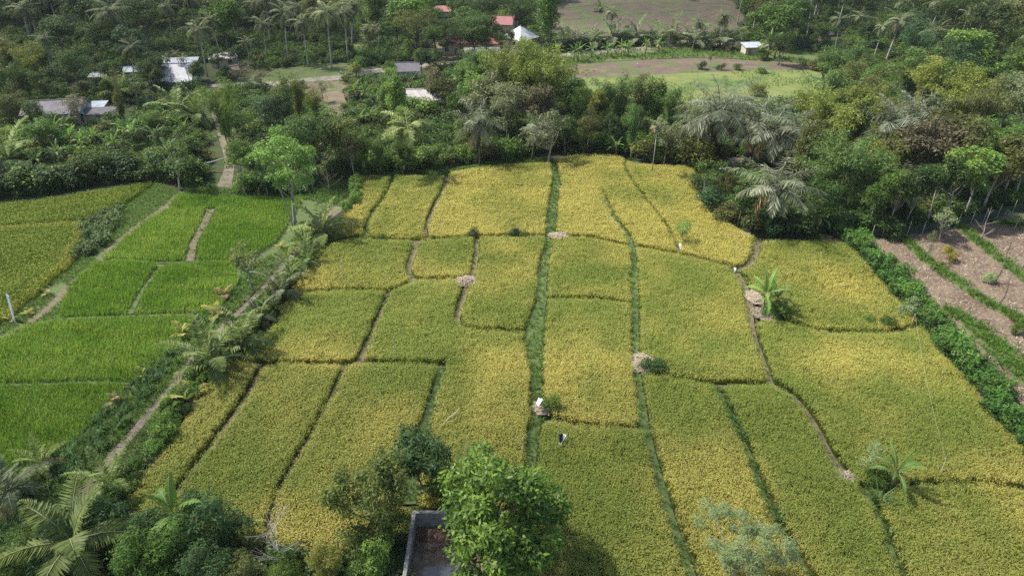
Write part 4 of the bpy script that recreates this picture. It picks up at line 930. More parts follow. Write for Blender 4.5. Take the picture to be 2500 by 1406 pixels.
sheet('palm_grove_ground', GP([(600, 206), (640, 150), (860, 130), (880, 180), (720, 196)]), 'greenfield', .03, 'green grassy floor of the roadside palm grove', cat='grass')
x, y = bbox_pts(GP([(1600, 182), (1700, 176), (1850, 172), (2060, 168), (2080, 215), (1900, 262), (1700, 270), (1500, 260), (1380, 215)]), .75, .5, rng)
k = vnoise(x, y, 6, 41) * .6 + vnoise(x, y, 2.5, 43) * .4 > .56
scatter('meadow_grass', x[k], y[k], C_GRASS, rng, .0, .7, 1.5, .5, None, 'loose yellow green grass of the meadow', 'grass')
x, y = bbox_pts(GP([(1340, 160), (1400, 132), (1480, 129), (1700, 113), (1800, 112), (1900, 116), (2000, 140), (1990, 157), (1700, 141), (1400, 157)]), .75, .5, rng)
k = vnoise(x, y, 5, 45) > .3
scatter('roadside_grass', x[k], y[k], C_GRASS, rng, .0, 1.2, 2.6, .3, None, 'rough tall grass before the village road', 'grass')
# ------------------------------------------------------------------ buildings
def house(px, py, w, d, wall_h, rot, roof, wall, label, cat='house', name='house', hip=False, ov=.5, pitch=.35, doors=1, wins=2, z=0, mono=False, open_front=False):
    x, y = G(px, py); t = empty(name, (x, y, 0), rot, .82); tag(t, label, cat)
    th = .15
    if open_front:
        for sx in (-1, -.33, .33, 1):
            MB().box((sx * (w / 2 - .1), -d / 2 + .1, wall_h / 2 - .02), (.14, .14, wall_h - .04)).obj('post', wall, t)
        wb = MB(); wb.box((0, d / 2 - .1, wall_h / 2), (w - .1, th, wall_h)); wb.box((-w / 2 + .1, .9, wall_h / 2), (th, d - 2.2, wall_h)); wb.box((w / 2 - .1, .9, wall_h / 2), (th, d - 2.2, wall_h)); wb.box((0, -d / 2 + 2, wall_h / 2), (w - .5, th, wall_h))
        wb.obj('wall', wall, t)
    else:
        wb = MB()
        for s in (-1, 1):
            wb.box((0, s * (d / 2 - th / 2), wall_h / 2), (w, th, wall_h)); wb.box((s * (w / 2 - th / 2), 0, wall_h / 2), (th, d - 2 * th, wall_h))
        if not hip and not mono:   # gable ends
            for s in (-1, 1):
                xx = s * (w / 2 - .05); hh = d / 2 * pitch
                wb.add([(xx - .04, -d / 2, wall_h), (xx - .04, d / 2, wall_h), (xx - .04, 0, wall_h + hh), (xx + .04, -d / 2, wall_h), (xx + .04, d / 2, wall_h), (xx + .04, 0, wall_h + hh)], [(0, 1, 2), (5, 4, 3), (0, 3, 4, 1), (1, 4, 5, 2), (2, 5, 3, 0)])
        wb.obj('wall', wall, t)
    yf = -d / 2 + (2 if open_front else 0)
    slots = doors + wins; k = 0
    for i in range(slots):
        xx = -w / 2 + w * (i + .5) / slots
        if i < doors if slots < 3 else i == 1:
            dd = MB().box((xx, yf - .02, .98), (.85, .06, 1.96)).obj('door', 'plank', t); MB().box((xx + .3, yf - .07, 1.0), (.05, .05, .14)).obj('handle', 'glass', dd)
        else:
            fr = MB(); fr.box((xx, yf - .03, 1.95), (1.2, .08, .08)).box((xx, yf - .03, .95), (1.2, .08, .08)).box((xx - .56, yf - .03, 1.45), (.08, .08, .92)).box((xx + .56, yf - .03, 1.45), (.08, .08, .92)).box((xx, yf - .03, 1.45), (.05, .07, .92))
            f = fr.obj('window', 'plank', t); MB().box((xx, yf - .015, 1.45), (1.04, .04, .9)).obj('pane', 'glass', f)
    a, b = w / 2 + ov, d / 2 + ov; h0 = wall_h - ov * pitch + .06; rb = MB(); tt = .07
    if mono:
        h1 = h0 + 2 * b * pitch
        rb.add([(-a, -b, h0), (a, -b, h0), (a, b, h1), (-a, b, h1), (-a, -b, h0 + tt), (a, -b, h0 + tt), (a, b, h1 + tt), (-a, b, h1 + tt)], [(3, 2, 1, 0), (4, 5, 6, 7), (0, 1, 5, 4), (1, 2, 6, 5), (2, 3, 7, 6), (3, 0, 4, 7)])
    elif hip:
        r = max(0, a - b); h1 = h0 + min(a, b) * pitch
        for q, dz in ((0, 0), (1, tt)):
            rb.add([(-a, -b, h0 + dz), (a, -b, h0 + dz), (a, b, h0 + dz), (-a, b, h0 + dz), (-r - .01, 0, h1 + dz), (r + .01, 0, h1 + dz)], [(0, 1, 5, 4), (1, 2, 5), (2, 3, 4, 5), (3, 0, 4)] if q else [(4, 5, 1, 0), (5, 2, 1), (5, 4, 3, 2), (4, 0, 3)])
        rb.add([(-a, -b, h0), (a, -b, h0), (a, b, h0), (-a, b, h0), (-a, -b, h0 + tt), (a, -b, h0 + tt), (a, b, h0 + tt), (-a, b, h0 + tt)], [(0, 1, 5, 4), (1, 2, 6, 5), (2, 3, 7, 6), (3, 0, 4, 7)])
    else:
        h1 = h0 + b * pitch
        for s in (-1, 1):
            rb.add([(-a, s * b, h0), (a, s * b, h0), (a, 0, h1), (-a, 0, h1), (-a, s * b, h0 + tt), (a, s * b, h0 + tt), (a, 0, h1 + tt), (-a, 0, h1 + tt)], [(3, 2, 1, 0), (4, 5, 6, 7), (0, 1, 5, 4), (1, 2, 6, 5), (3, 0, 4, 7)])
        MB().box((0, 0, h1 + tt + .04), (2 * a + .04, .35, .07)).obj('ridge_cap', roof, t)
    rb.obj('roof', roof, t)
    return t

house(148, 292, 11.5, 8.5, 2.6, .18, 'slate', 'plaster', 'low house under a big slate grey roof at the far left', pitch=.42)
house(238, 283, 4.6, 3.6, 2.3, .16, 'zinc', 'plank', 'small shed with a shiny pale blue sheet roof', 'shed', 'shed', mono=True, pitch=.12, ov=.3, wins=1)
house(250, 293, 6.6, 3.0, 1.7, .12, 'slatedk', 'plaster', 'low lean-to with dark roof in front of the shiny shed', 'lean-to', 'lean_to', mono=True, pitch=.2, ov=.3, wins=0)
house(437, 210, 9.5, 12.0, 2.7, .16, 'whiterf', 'whitewash', 'long house with bright white stepped roof', pitch=.5, open_front=True, doors=1, wins=2)
lt = [o for o in bpy.data.objects if o.get('label') == 'long house with bright white stepped roof'][0]
mb = MB(); mb.box((0, 3.4, 5.2), (9.4, 3.2, .5)); mb.obj('roof_lantern', 'whitewash', lt); mb = MB()
mb.add([(-5.3, 1.4, 5.35), (5.3, 1.4, 5.35), (5.3, 5.6, 6.0), (-5.3, 5.6, 6.0), (-5.3, 1.4, 5.45), (5.3, 1.4, 5.45), (5.3, 5.6, 6.1), (-5.3, 5.6, 6.1)], [(3, 2, 1, 0), (4, 5, 6, 7), (0, 1, 5, 4), (1, 2, 6, 5), (2, 3, 7, 6), (3, 0, 4, 7)]); mb.obj('upper_roof', 'whiterf', lt)
house(250, 205, 3.6, 3.0, 2.3, .1, 'whiterf', 'plank', 'tiny white roofed hut deep in the left trees', 'hut', 'hut', wins=1)
house(338, 193, 5, 4, 2.5, .2, 'zinc', 'plank', 'half hidden white roofed hut left of the long house', 'hut', 'hut', wins=1)
house(552, 160, 7, 5, 2.6, .2, 'palerf', 'plaster', 'grey roofed house behind the roadside palms', wins=1)
house(572, 186, 2.6, 2.4, 1.8, .7, 'brownrf', 'plank', 'tiny brown gabled hut beside the road', 'hut', 'hut', pitch=.7, ov=.25, wins=0)
house(995, 192, 6.2, 6.4, 2.8, .12, 'slatedk', 'whitewash', 'cottage with dark roof and whitewashed wall', pitch=.45)
house(1035, 262, 7.0, 7.5, 2.8, .12, 'palerf', 'whitewash', 'cottage with pale pinkish grey roof near the bamboo', pitch=.4)
house(1150, 128, 17, 8, 3.6, -.05, 'redrf', 'plaster', 'large beige house with red roof hidden by dark trees', pitch=.4, doors=1, wins=5, hip=True)
house(1225, 92, 8, 7, 5.0, -.2, 'redrf', 'plaster', 'two storey beige house with steep red roof', pitch=.55, doors=1, wins=3)
house(1080, 52, 9, 6, 4.0, 0, 'redrf', 'plaster', 'far red roofed house behind the spreading trees', pitch=.45, hip=True, wins=4)
house(1178, 146, 10, 4, 2.4, .1, 'palerf', 'plaster', 'long low pale roof before the walled yard', 'outbuilding', 'outbuilding', mono=True, pitch=.12, wins=2)
house(1833, 132, 5.2, 3.8, 2.3, .1, 'zinc', 'plaster', 'small hut with shiny roof beside the village road', 'hut', 'hut', mono=True, pitch=.16, ov=.4, wins=1)
house(2010, 100, 3.4, 3.0, 2.2, .5, 'brownrf', 'plank', 'small tan roofed hut in the dark right forest', 'hut', 'hut', pitch=.5, wins=0)
# white pyramid pavilion
x, y = G(1270, 118); t = empty('pavilion', (x, y, 0), .78); tag(t, 'open pavilion with bright white pyramid roof', 'pavilion')
for sx in (-1, 1):
    for sy in (-1, 1):
        MB().box((sx * 2.7, sy * 2.7, 1.45), (.18, .18, 2.9)).obj('post', 'whitewash', t)
rb = MB(); a = 3.6
rb.add([(-a, -a, 2.8), (a, -a, 2.8), (a, a, 2.8), (-a, a, 2.8), (0, 0, 5.6)], [(0, 1, 4), (1, 2, 4), (2, 3, 4), (3, 0, 4), (3, 2, 1, 0)]); rb.box((0, 0, 5.62), (.2, .2, .3)); rb.obj('roof', 'pavrf', t)
MB().box((0, 0, .1), (6.4, 6.4, .2)).obj('floor', 'conc', t)
# yard wall with red gate posts
x, y = G(1128, 134); t = empty('yard_wall', (x, y, 0), -.03); tag(t, 'beige yard wall with two red gate posts', 'wall')
MB().box((-7, 0, .75), (11, .2, 1.5)).box((7.5, 0, .75), (10, .2, 1.5)).obj('wall_panel', 'plaster', t)
for s in (-1.2, 2.2): MB().box((s, -.02, 1.0), (.6, .5, 2.0)).box((s, -.02, 2.06), (.75, .65, .14)).obj('gate_post', 'redpaint', t)
# turquoise tarp tent
x, y = G(192, 300); t = empty('tarpaulin', (x, y, 0), .5); tag(t, 'turquoise tarpaulin awning before the slate roofed house', 'tarpaulin')
nb = MB(); n = 8; vs = []
for i in range(n + 1):
    for j in range(n + 1):
        u, v = i / n - .5, j / n - .5; vs.append((u * 2.8, v * 2.4, 2.3 - abs(u) * 1.3 - .25 * math.cos(v * 6) * .3 + .04 * math.sin(9 * u + 5 * v)))
nb.add(vs, [(i * (n + 1) + j, (i + 1) * (n + 1) + j, (i + 1) * (n + 1) + j + 1, i * (n + 1) + j + 1) for i in range(n) for j in range(n)])
o = nb.obj('sheet', 'tarp', t); o.modifiers.new('thick', 'SOLIDIFY').thickness = .02
for sx in (-1.3, 1.3):
    for sy in (-1.1, 1.1): MB().tube([(sx, sy, 0), (sx, sy, 1.7)], .04, 6).obj('pole', 'drywood', t)

# concrete tank
t = empty('water_tank', (X0, Y0, 0), 0); tag(t, 'open concrete tank with red leaves beneath the big tree', 'tank')
wh, tw = 1.4, .26
rot = -.02
def wall(x0, y0, x1, y1, nm='wall'):
    L_ = math.hypot(x1 - x0, y1 - y0); mb = MB(); mb.box(((x0 + x1) / 2, (y0 + y1) / 2, wh / 2), (L_, tw, wh), math.atan2(y1 - y0, x1 - x0))
    o = mb.obj(nm, 'conc', t); bv = o.modifiers.new('bevel', 'BEVEL'); bv.width = .03; bv.segments = 2; return o
wall(-tw, tw / 2, TW + tw, tw / 2)
wall(-tw / 2, 0, -tw / 2, -TL); wall(TW + tw / 2, 0, TW + tw / 2, -TL); wall(-tw, -TL - tw / 2, TW + tw, -TL - tw / 2)
fl = MB(); fl.add([(0, 0, .1), (TW, 0, .1), (TW, -TL, .1), (0, -TL, .1)], [(3, 2, 1, 0)]); fl.obj('tank_floor', 'tankfloor', t)
MB().box((TW * .5, -.06, .22), (TW - .02, .12, .24)).obj('footing', 'conc', t)
pts = [(2.6 + 1.6 * math.cos(a) * (1 + .25 * math.sin(3 * a)), -4.8 + 1.9 * math.sin(a) * (1 + .2 * math.cos(2 * a)), .112) for a in np.linspace(0, 2 * PI, 28, endpoint=False)]
pm = MB(); pm.add(pts, [tuple(range(28))]); pm.obj('puddle', 'water', t)
x = X0 + rng.uniform(.1, 4.5, 190); y = Y0 - np.abs(rng.normal(0, 1.2, 190)) - .25; k = (y > Y0 - 3.4)
scatter('fallen_leaves', x[k], y[k], C_RED, rng, .11, .6, 1.2, .2, None, 'reddish fallen leaves on the tank floor', 'leaves')

# ------------------------------------------------------------------ trees
MATPART = ('crown', 'foliage')
ALL = []
def plant(kind, x, y, h, mat=None, ws=1.0, rz=None, label=None, group=None, phrase=None, name=None, var=None, z=0, cat=None):
    vs = PROTO[kind]; v = vs[(len(ALL) * 7 + int(abs(x) * 3)) % len(vs)] if var is None else vs[var]
    s = h / v['h']; t = empty(name or kind, (x, y, z), random.uniform(0, 6.28) if rz is None else rz, (s * ws, s * ws, s))
    if kind not in ('hedge_shrub', 'large_coconut', 'bigleaf_banana') and label is None:
        t.rotation_euler = (random.gauss(0, .05), random.gauss(0, .05), t.rotation_euler[2]); q = random.uniform(.86, 1.16); t.scale = (s * ws * q, s * ws / q, s)
    for pn, me in v['parts']:
        o = bpy.data.objects.new(pn, me); link(o, t)
        if mat and pn in MATPART:
            o.material_slots[0].link = 'OBJECT'; o.material_slots[0].material = M[mat]
    cat = cat or {'banana_plant': 'banana plant', 'bush': 'bush', 'bamboo_clump': 'bamboo', 'tree_fern': 'tree fern', 'hedge_shrub': 'shrub'}.get(kind, 'palm' if 'palm' in kind else 'tree')
    t['category'] = cat
    if label: t['label'] = label
    if group: t['group'] = group
    ALL.append(dict(o=t, kind=kind, x=x, y=y, h=h, mat=mat, label=label, phrase=phrase, r=2.8 * s * ws if kind != 'spreading_tree' else 5 * s))
    return t

def T(kind, bx, by, ty=None, h=None, **k):
    x, y = G(bx, by)
    if h is None: h = max(.5, height_at(y, ty))
    return plant(kind, x, y, h, **k)

# foreground heroes -------------------------------------------------
make_broad('mahogany_tree', 301, H=9.2, rx=4.2, rz=4.5, K=70, clump=.82, n=250, L=.34, W=.15, mats='mahog', r0=.2, limbs=24, flat=.75, droop=.35, upper=.15, shell=.5, zc=4.9)
def TC(kind, px, ty, h, **k):
    """stands where its top, h metres up, is seen at (px, ty)"""
    x, y = G(px, ty, h * .97); return plant(kind, x, y, h, **k)
TC('mahogany_tree', 1226, 1135, 10.0, label='big bright glossy leaved tree overhanging the concrete tank', var=0)
make_broad('mango_tree', 302, H=4.8, rx=1.75, rz=1.25, K=22, clump=.6, n=190, L=.34, W=.085, mats='mango', r0=.07, limbs=9, droop=.6, upper=.1, flat=.8, zc=3.6, shell=.3)
T('mango_tree', 1035, 1212, 1072, ws=1.0, label='small dark mango tree behind the concrete tank', var=0)
make_broad('olive_tree', 303, H=8.2, rx=3.1, rz=3.6, K=38, clump=.9, n=210, L=.30, W=.13, mats='oliveg', r0=.14, limbs=20, flat=.6, shell=.2, upper=.1, zc=4.6)
TC('olive_tree', 893, 1135, 7.6, label='sparse olive leaved tree left of the concrete tank', var=0, ws=.95)
T('young_coconut_palm', 1122, 1215, 1100, mat='coco', label='yellow green young coconut palm behind the big bright tree', name='young_coconut_palm', ws=1.0)
make_broad('acacia_tree', 304, H=6.5, rx=3.3, rz=2.0, K=44, clump=.62, n=300, L=.24, W=.045, mats='silver', bark='barkpale', r0=.1, limbs=26, flat=.5, droop=.5, upper=.3, zc=4.6, shell=.15, lean=.1)
TC('acacia_tree', 1828, 1283, 6.0, label='grey green feathery acacia at the bottom edge', var=0)
make_broad('leafy_bush', 305, H=4.6, rx=3.1, rz=2.3, K=30, clump=.85, n=230, L=.26, W=.11, mats='mid', r0=.1, limbs=10, zc=2.4, droop=.3)
make_broad('leafy_bush', 306, H=4.4, rx=2.7, rz=2.2, K=26, clump=.8, n=230, L=.34, W=.085, mats='mango', r0=.1, limbs=10, zc=2.3, droop=.6)
TC('leafy_bush', 478, 1235, 4.0, mat='mango', var=1, label='dark narrow leaved bush right of the tall banana leaf', cat='bush')
TC('leafy_bush', 345, 1258, 3.4, mat='mango', var=1, label='dark bush directly under the tall banana leaf', cat='bush', ws=.9)
TC('leafy_bush', 330, 1325, 3.8, mat='mid', var=0, label='light green bush with yellow flecks at the bottom edge', cat='bush')
TC('leafy_bush', 420, 1290, 3.4, mat='bright', var=0, label='bright green bush in front of the tall banana leaf', cat='bush', ws=.8)
TC('leafy_bush', 490, 1352, 3.2, mat='mango', var=0, label='mixed green bush at the bottom left of centre', cat='bush')
TC('leafy_bush', 168, 1235, 3.8, mat='mango', var=1, ws=1.1, label='dark round bush behind the large coconut palm', cat='bush')
TC('leafy_bush', 590, 1382, 2.6, mat='olive', var=0, label='low olive bush by the twig heap', cat='bush')
TC('leafy_bush', 785, 1343, 3.0, mat='yellow', var=0, ws=.75, label='pale yellow green bush at the bottom edge', cat='bush')
TC('leafy_bush', 905, 1330, 2.8, mat='bright', var=0, label='green bush under the sparse olive tree', cat='bush')
TC('leafy_bush', 40, 1330, 3.0, mat='mid', var=0, label='green bush in the bottom left corner', cat='bush')
TC('leafy_bush', 270, 1195, 2.4, mat='dark', var=0, ws=.9, label='small dark bush below the roadside coconut palm', cat='bush')
TC('leafy_bush', 690, 1375, 2.0, mat='mid', var=1, ws=1.3, label='low green bush behind the leafless grey sapling', cat='bush')
rng = rg(601); cr, st = banana_mesh(rng, 6, 2.9, .42, 2.4, up=1.5, dead=0); proto('bigleaf_banana', 5.2, [('crown', cr), ('stem', st)])
TC('bigleaf_banana', 398, 1185, 5.4, label='banana plant with one tall bright leaf above dark bushes', rz=1.2, name='banana_plant', cat='banana plant')
rng = rg(602)
cr = palm_crown(rng, 14, 4.6, 1.0, 60, .0, 1.35, 1.4, (0, 0, 1.9), .35, .11, mats=('coco', 'rachis', 'cocodry'), rach=.05, dry=0)
tb = MB(); tb.tube([(0, 0, -.1), (.02, 0, .9), (0, 0, 2.1)], [.3, .25, .16], 9); proto('large_coconut', 6.0, [('crown', cr), ('trunk', tb.mesh('trunk', ['bark'], True))])
TC('large_coconut', 125, 1215, 6.6, label='large coconut palm with arching fronds in the bottom left corner', name='coconut_palm', rz=.6, cat='palm', ws=1.1)
for bx, by, ty, lab, mt, ws in [
    (110, 1150, 1075, 'young coconut palm with yellow lower fronds at the left', None, 1.0), (35, 1222, 1105, 'young dark coconut palm at the left photo edge', 'cocofar', 1.0),
    (272, 1205, 1110, 'young coconut palm beside the lower dirt road', None, 1.0),
    (522, 915, 772, 'tall young coconut palm with upright fronds left of the dirt road', None, 1.0), (598, 862, 742, 'young coconut palm casting a dark shadow on the field', None, 1.05),
    (690, 735, 625, 'leaning dark young coconut palm mid way along the road', 'cocofar', .9), (752, 655, 575, 'young coconut palm with drooping fronds by the upper road', None, 1.0),
    (790, 590, 478, 'full crowned young coconut palm at the far end of the row', None, 1.1), (745, 620, 548, 'smaller young coconut palm before the far end of the row', None, .9),
    (560, 870, 795, 'low young coconut palm between the two tallest of the row', None, .8), (655, 770, 700, 'young coconut palm half hidden behind the ragged one', None, .8), (712, 690, 610, 'lush young coconut palm below the leaning dark one', None, .8), (455, 1000, 935, 'small green coconut palm over the lower roadside hedge', None, .7),
    (640, 790, 715, 'ragged young coconut palm with an orange dead frond', 'cocofar', 1.0)]:
    T('young_coconut_palm', bx, by, ty, label=lab, mat=mt, ws=ws * .88, group='young coconut palms along the dirt road')
for bx, by, ty, lab in [(465, 990, 928, 'bright yellow palm seedling beside the roadside hedge'), (283, 985, 953, 'orange yellow palm seedling in the tall grass'), (350, 920, 895, 'palm seedling at the lower green plot corner'),
    (447, 822, 785, 'pale palm seedling left of the tallest young palm'), (530, 775, 735, 'white tipped palm seedling above the tallest young palm'), (548, 725, 690, 'orange palm seedling at the green plot edge'),
    (668, 715, 680, 'lime green palm seedling on the grass strip'), (765, 655, 628, 'dry straw coloured palm seedling at the field edge'), (117, 720, 700, 'tiny seedling on the verge below the golden edge'), (72, 768, 748, 'tiny seedling beside the white sheet'), (28, 785, 765, 'tiny yellow seedling at the foot of the white sheet'),
    (685, 605, 588, 'small yellow seedling near the pale trunks')]:
    T('palm_seedling', bx, by, ty, label=lab, mat='cocodry' if 'straw' in lab or 'orange' in lab else 'cocoyel', group='palm seedlings of the roadside')
T('thin_tree', 618, 712, 585, label='thin olive crowned tree between green plot and dirt road', ws=1.1, mat='olive')
T('feathery_tree', 724, 548, 305, label='tall tree with bright feathery crown and pale double trunk', var=0, rz=1.0)
x0, y0 = G(716, 556); sb = MB(); sb.tube([(0, 0, -.1), (-.5, .3, 3.5), (-1.7, .6, 7.2)], [.11, .09, .04], 6)
o = sb.obj('leaning_trunk', 'barkpale', None, loc=(x0, y0, 0)); tag(o, 'slim leaning pale trunk beside the tall feathery tree', 'tree trunk')
T('thin_tree', 443, 466, 340, label='tree with forked white trunk at the green field corner', ws=1.3, mat='mid')

# bare and leaning poles, strings, scarecrow cloths
def bare_tree(bx, by, ty, label, seed, mat='bark', k=9):
    x, y = G(bx, by); h = height_at(y, ty); r = random.Random(seed); t = empty('bare_tree', (x, y, 0)); tag(t, label, 'bare tree')
    mb = MB(); pts = [Vector((.1 * math.sin(i), .1 * math.cos(i * 2), h * i / 5)) for i in range(6)]
    mb.tube(pts, [.09, .08, .07, .05, .035, .01], 5); mb.obj('trunk', mat, t)
    bb = MB()
    for i in range(k):
        s = pts[1 + i % 4]; a = i * 2.4; l = h * r.uniform(.25, .45)
        m = s + Vector((math.cos(a) * l * .5, math.sin(a) * l * .5, l * .35)); e = s + Vector((math.cos(a) * l, math.sin(a) * l, l * .8))
        bb.tube([s, m, e], [.03, .02, .008], 4)
        for q in (-.5, .5):
            bb.tube([m, m + Vector((math.cos(a + q) * l * .5, math.sin(a + q) * l * .5, l * .3))], [.015, .006], 4)
    bb.obj('branches', mat, t); return t
bare_tree(690, 1385, 1275, 'leafless grey sapling at the bottom left of centre', 3, 'barkpale', 16)
bare_tree(1170, 405, 320, 'leafless tree at the far field edge', 5)
bare_tree(805, 475, 385, 'bare forked tree beside the feathery tree', 6, 'bark', 6)
bare_tree(2430, 690, 575, 'dead sapling between the grass ridges at the right edge', 9, 'bark', 3)
bare_tree(2390, 590, 520, 'dead forked sapling near the net fence', 11, 'barkpale', 4)
bare_tree(2440, 745, 655, 'dead sapling with dark top on the ploughed field', 12, 'bark', 3)
bare_tree(1012, 262, 175, 'bare forked pole tree before the pale roofed cottage', 13, 'barkpale', 4)
bare_tree(2490, 665, 590, 'dead stick sapling rightmost in the ploughed field', 14, 'bark', 3)

def pole(pa, pb, za, zb, r, label, name='bamboo_pole', mat='drywood', cat='pole'):
    a, b = G(*pa, za), G(*pb, zb); A, B = Vector((*a, za)), Vector((*b, zb)); mb = MB()
    n = 6; pts = [A.lerp(B, i / n) + Vector((0, 0, .04 * math.sin(i * 2.1))) for i in range(n + 1)]
    mb.tube([p - A for p in pts], [r * (1 - .4 * i / n) for i in range(n + 1)], 6)
    o = mb.obj(name, mat, None, loc=A); return tag(o, label, cat)
pole((1042, 1072), (1122, 996), .2, 1.3, .05, 'long thin bamboo pole leaning above the mango tree')
pole((482, 404), (577, 380), 1.2, 2.4, .14, 'white bamboo trunk lying across the dirt track', 'fallen_trunk', 'barkpale', 'fallen trunk')
def stake(bx, by, ty, label, r=.035, mat='drywood', name='stake', lean=0):
    x, y = G(bx, by); h = height_at(y, ty); mb = MB(); mb.tube([(0, 0, -.1), (lean * .5, 0, h * .5), (lean, .0, h)], [r, r * .9, r * .7], 5)
    return tag(mb.obj(name, mat, None, loc=(x, y, 0)), label, 'stake'), (x + lean, y, h)
stake(841, 703, 628, 'thin stake in the leftmost second row plot')
stake(967, 888, 822, 'thin stake in the plot below the slanting bund')
stake(1277, 1112, 1066, 'pale stake beside the grassy bund above the big tree', .06)
stake(1344, 722, 700, 'short white stick beside the central bund', .03, 'cloth')
_, s1 = stake(2290, 1166, 1122, 'forked stake holding the string in the right field', .04)
_, s2 = stake(1655, 632, 594, 'stake carrying a white cloth at the plot edge', .05)
_, s3 = stake(2222, 800, 766, 'stake at the corner where the strings meet', .04)
_, s4 = stake(1787, 668, 655, 'low stake with black and white rags', .04)
def cloth(name, c, w, h, mat, label, rot=0.0, tilt=.8):
    vs = []; n = 6
    for i in range(n + 1):
        for j in range(n + 1):
            u, v = i / n - .5, j / n; q = 1 - .35 * v * abs(math.sin(3 + 2 * u)); vs.append((u * w * q, .06 * math.sin(8 * u + 3 * v) - tilt * v * h * .9, -v * h * (1 + .12 * math.sin(7 * u))))
    mb = MB(); mb.add(vs, [(i * (n + 1) + j, (i + 1) * (n + 1) + j, (i + 1) * (n + 1) + j + 1, i * (n + 1) + j + 1) for i in range(n) for j in range(n)])
    o = mb.obj(name, mat, None, loc=c); o.rotation_euler = (0, 0, rot); m = o.modifiers.new('thick', 'SOLIDIFY'); m.thickness = .012
    return tag(o, label, 'rag')
cloth('white_rag', (s2[0], s2[1] - .08, s2[2]), .22, .5, 'cloth', 'white cloth strip hanging from a stake at the plot edge')
cloth('white_rag', (s4[0] + .25, s4[1] - .05, s4[2] + .1), .25, .45, 'cloth', 'white rag fluttering beside a black one', -.6, .9)
cloth('black_rag', (s4[0] - .3, s4[1] - .05, s4[2] + .15), .6, .8, 'blackcloth', 'black plastic rag beside the white one')
c = G(1320, 978, 1.5); cloth('white_bag', (*c, 1.75), .42, .38, 'cloth', 'white plastic sheet on the bush by the central bund', -.6, 1.4)
c = G(1380, 1062, 1.35); cloth('white_bag', (*c, 1.45), .28, .8, 'cloth', 'narrow white bag hanging over the front rice plot', -.8, 1.0)
c = G(1375, 1064, 1.35); cloth('black_rag', (c[0] - .18, c[1] + .1, 1.5), .35, .6, 'blackcloth', 'small black rag behind the narrow white bag')
_, sx = stake(1380, 1098, 1066, 'stake under the narrow white bag', .03)
def line(a, b, sag, label, r=.006):
    A, B = Vector(a), Vector(b); mb = MB(); n = 14
    mb.tube([(A.lerp(B, i / n) - Vector((0, 0, sag * 4 * (i / n) * (1 - i / n)))) - A for i in range(n + 1)], r, 4)
    return tag(mb.obj('string', 'string', None, loc=A), label, 'string')
line(s2, s4, .1, 'pale string between the white cloth stake and the rags'); line(s4, s3, .5, 'pale string crossing the rounded plot to the hedge')
line(s3, s1, .5, 'pale string running down the right field to the forked stake')
a = (*G(1385, 385, 1.6), 1.6); b = (*G(1540, 588, 1.2), 1.2); line(a, b, .4, 'pale string crossing the brightest far plot', .008); line(b, s2, .2, 'short pale string left of the white cloth stake')
_, _ = stake(1541, 602, 586, 'short stake on the narrow green bund', .04); stake(1386, 392, 372, 'short stake at the far top edge of the field', .04)

# leaning corrugated white sheet at the left edge
x, y = G(36, 786); mb = MB(); n = 15; H_ = height_at(y, 724); vs = []
for k in (0, 1):
    for i in range(n + 1):
        u = (i / n - .5) * .9; vs.append((u, .05 * math.sin(i * 2.1), 0 + k * H_))
V2 = [(a_ * .55 if c_ == 0 else a_, b_, c_) for a_, b_, c_ in vs]
mb.add(V2, [(i, i + 1, n + 2 + i, n + 1 + i) for i in range(n)])
o = mb.obj('roof_sheet', 'cloth', None, loc=(x, y, 0)); o.rotation_euler = (-.12, -.04, -.7); o.modifiers.new('thick', 'SOLIDIFY').thickness = .015
tag(o, 'tall white corrugated sheet standing upright on the left verge', 'roofing sheet')

# straw and stick piles
def stick_pile(px, py, rx, ry, h, label, n=130, mat='straw', L=1.1, name='straw_pile'):
    x, y = G(px, py, .3); r = random.Random(int(px)); mb = MB()
    base = [(rx * math.cos(a) * .9, ry * math.sin(a) * .9, .02) for a in np.linspace(0, 2 * PI, 14, endpoint=False)]
    mb.add(base + [(0, 0, h * .3)], [(i, (i + 1) % 14, 14) for i in range(14)], tint=.2)
    for i in range(n):
        a, q = r.uniform(0, 6.28), math.sqrt(r.random()); cx, cy = rx * q * math.cos(a), ry * q * math.sin(a); cz = h * (1 - q * q) * r.uniform(.6, 1.1) + .05
        d = r.gauss(.2, .7); l = L * r.uniform(.4, 1); dx, dy = math.cos(d) * l / 2, math.sin(d) * l / 2; dz = r.uniform(-.12, .12)
        mb.tube([(cx - dx, cy - dy, cz - dz), (cx + dx, cy + dy, cz + dz)], r.uniform(.012, .03), 3)
        nv = 6
        for w in range(nv): mb.t[-1 - w] = r.random()
    o = mb.obj(name, mat, None, loc=(x, y, .38)); return tag(o, label, 'straw pile')
stick_pile(1138, 690, 1.15, 1.0, .55, 'pale pinkish straw pile between two brown bunds', 240)
stick_pile(1364, 578, 1.2, .8, .35, 'pale stick pile at the far end of the middle bund', 150)
stick_pile(1568, 890, 1.2, 1.5, .6, 'brown stick pile on the right green bund', 200)
stick_pile(1840, 728, .9, 1.5, .3, 'upper pale litter heap left of the banana clump', 220, L=.7)
stick_pile(1868, 768, 1.5, 1.4, .3, 'lower pale litter heap below the banana clump', 260, L=.7)
stick_pile(2062, 1165, .9, .5, .25, 'pinkish straw heap near the lone banana plant', 110, L=.7)
stick_pile(600, 1352, 1.1, .5, .3, 'reddish twig heap at the bottom edge', 130, 'reddry', .6)
stick_pile(1325, 1000, .8, .9, .6, 'grey twig pile under the bush by the central bund', 120, L=.8)
stick_pile(1800, 575, 1.6, .6, .2, 'dry brushwood along the curved field edge', 140)

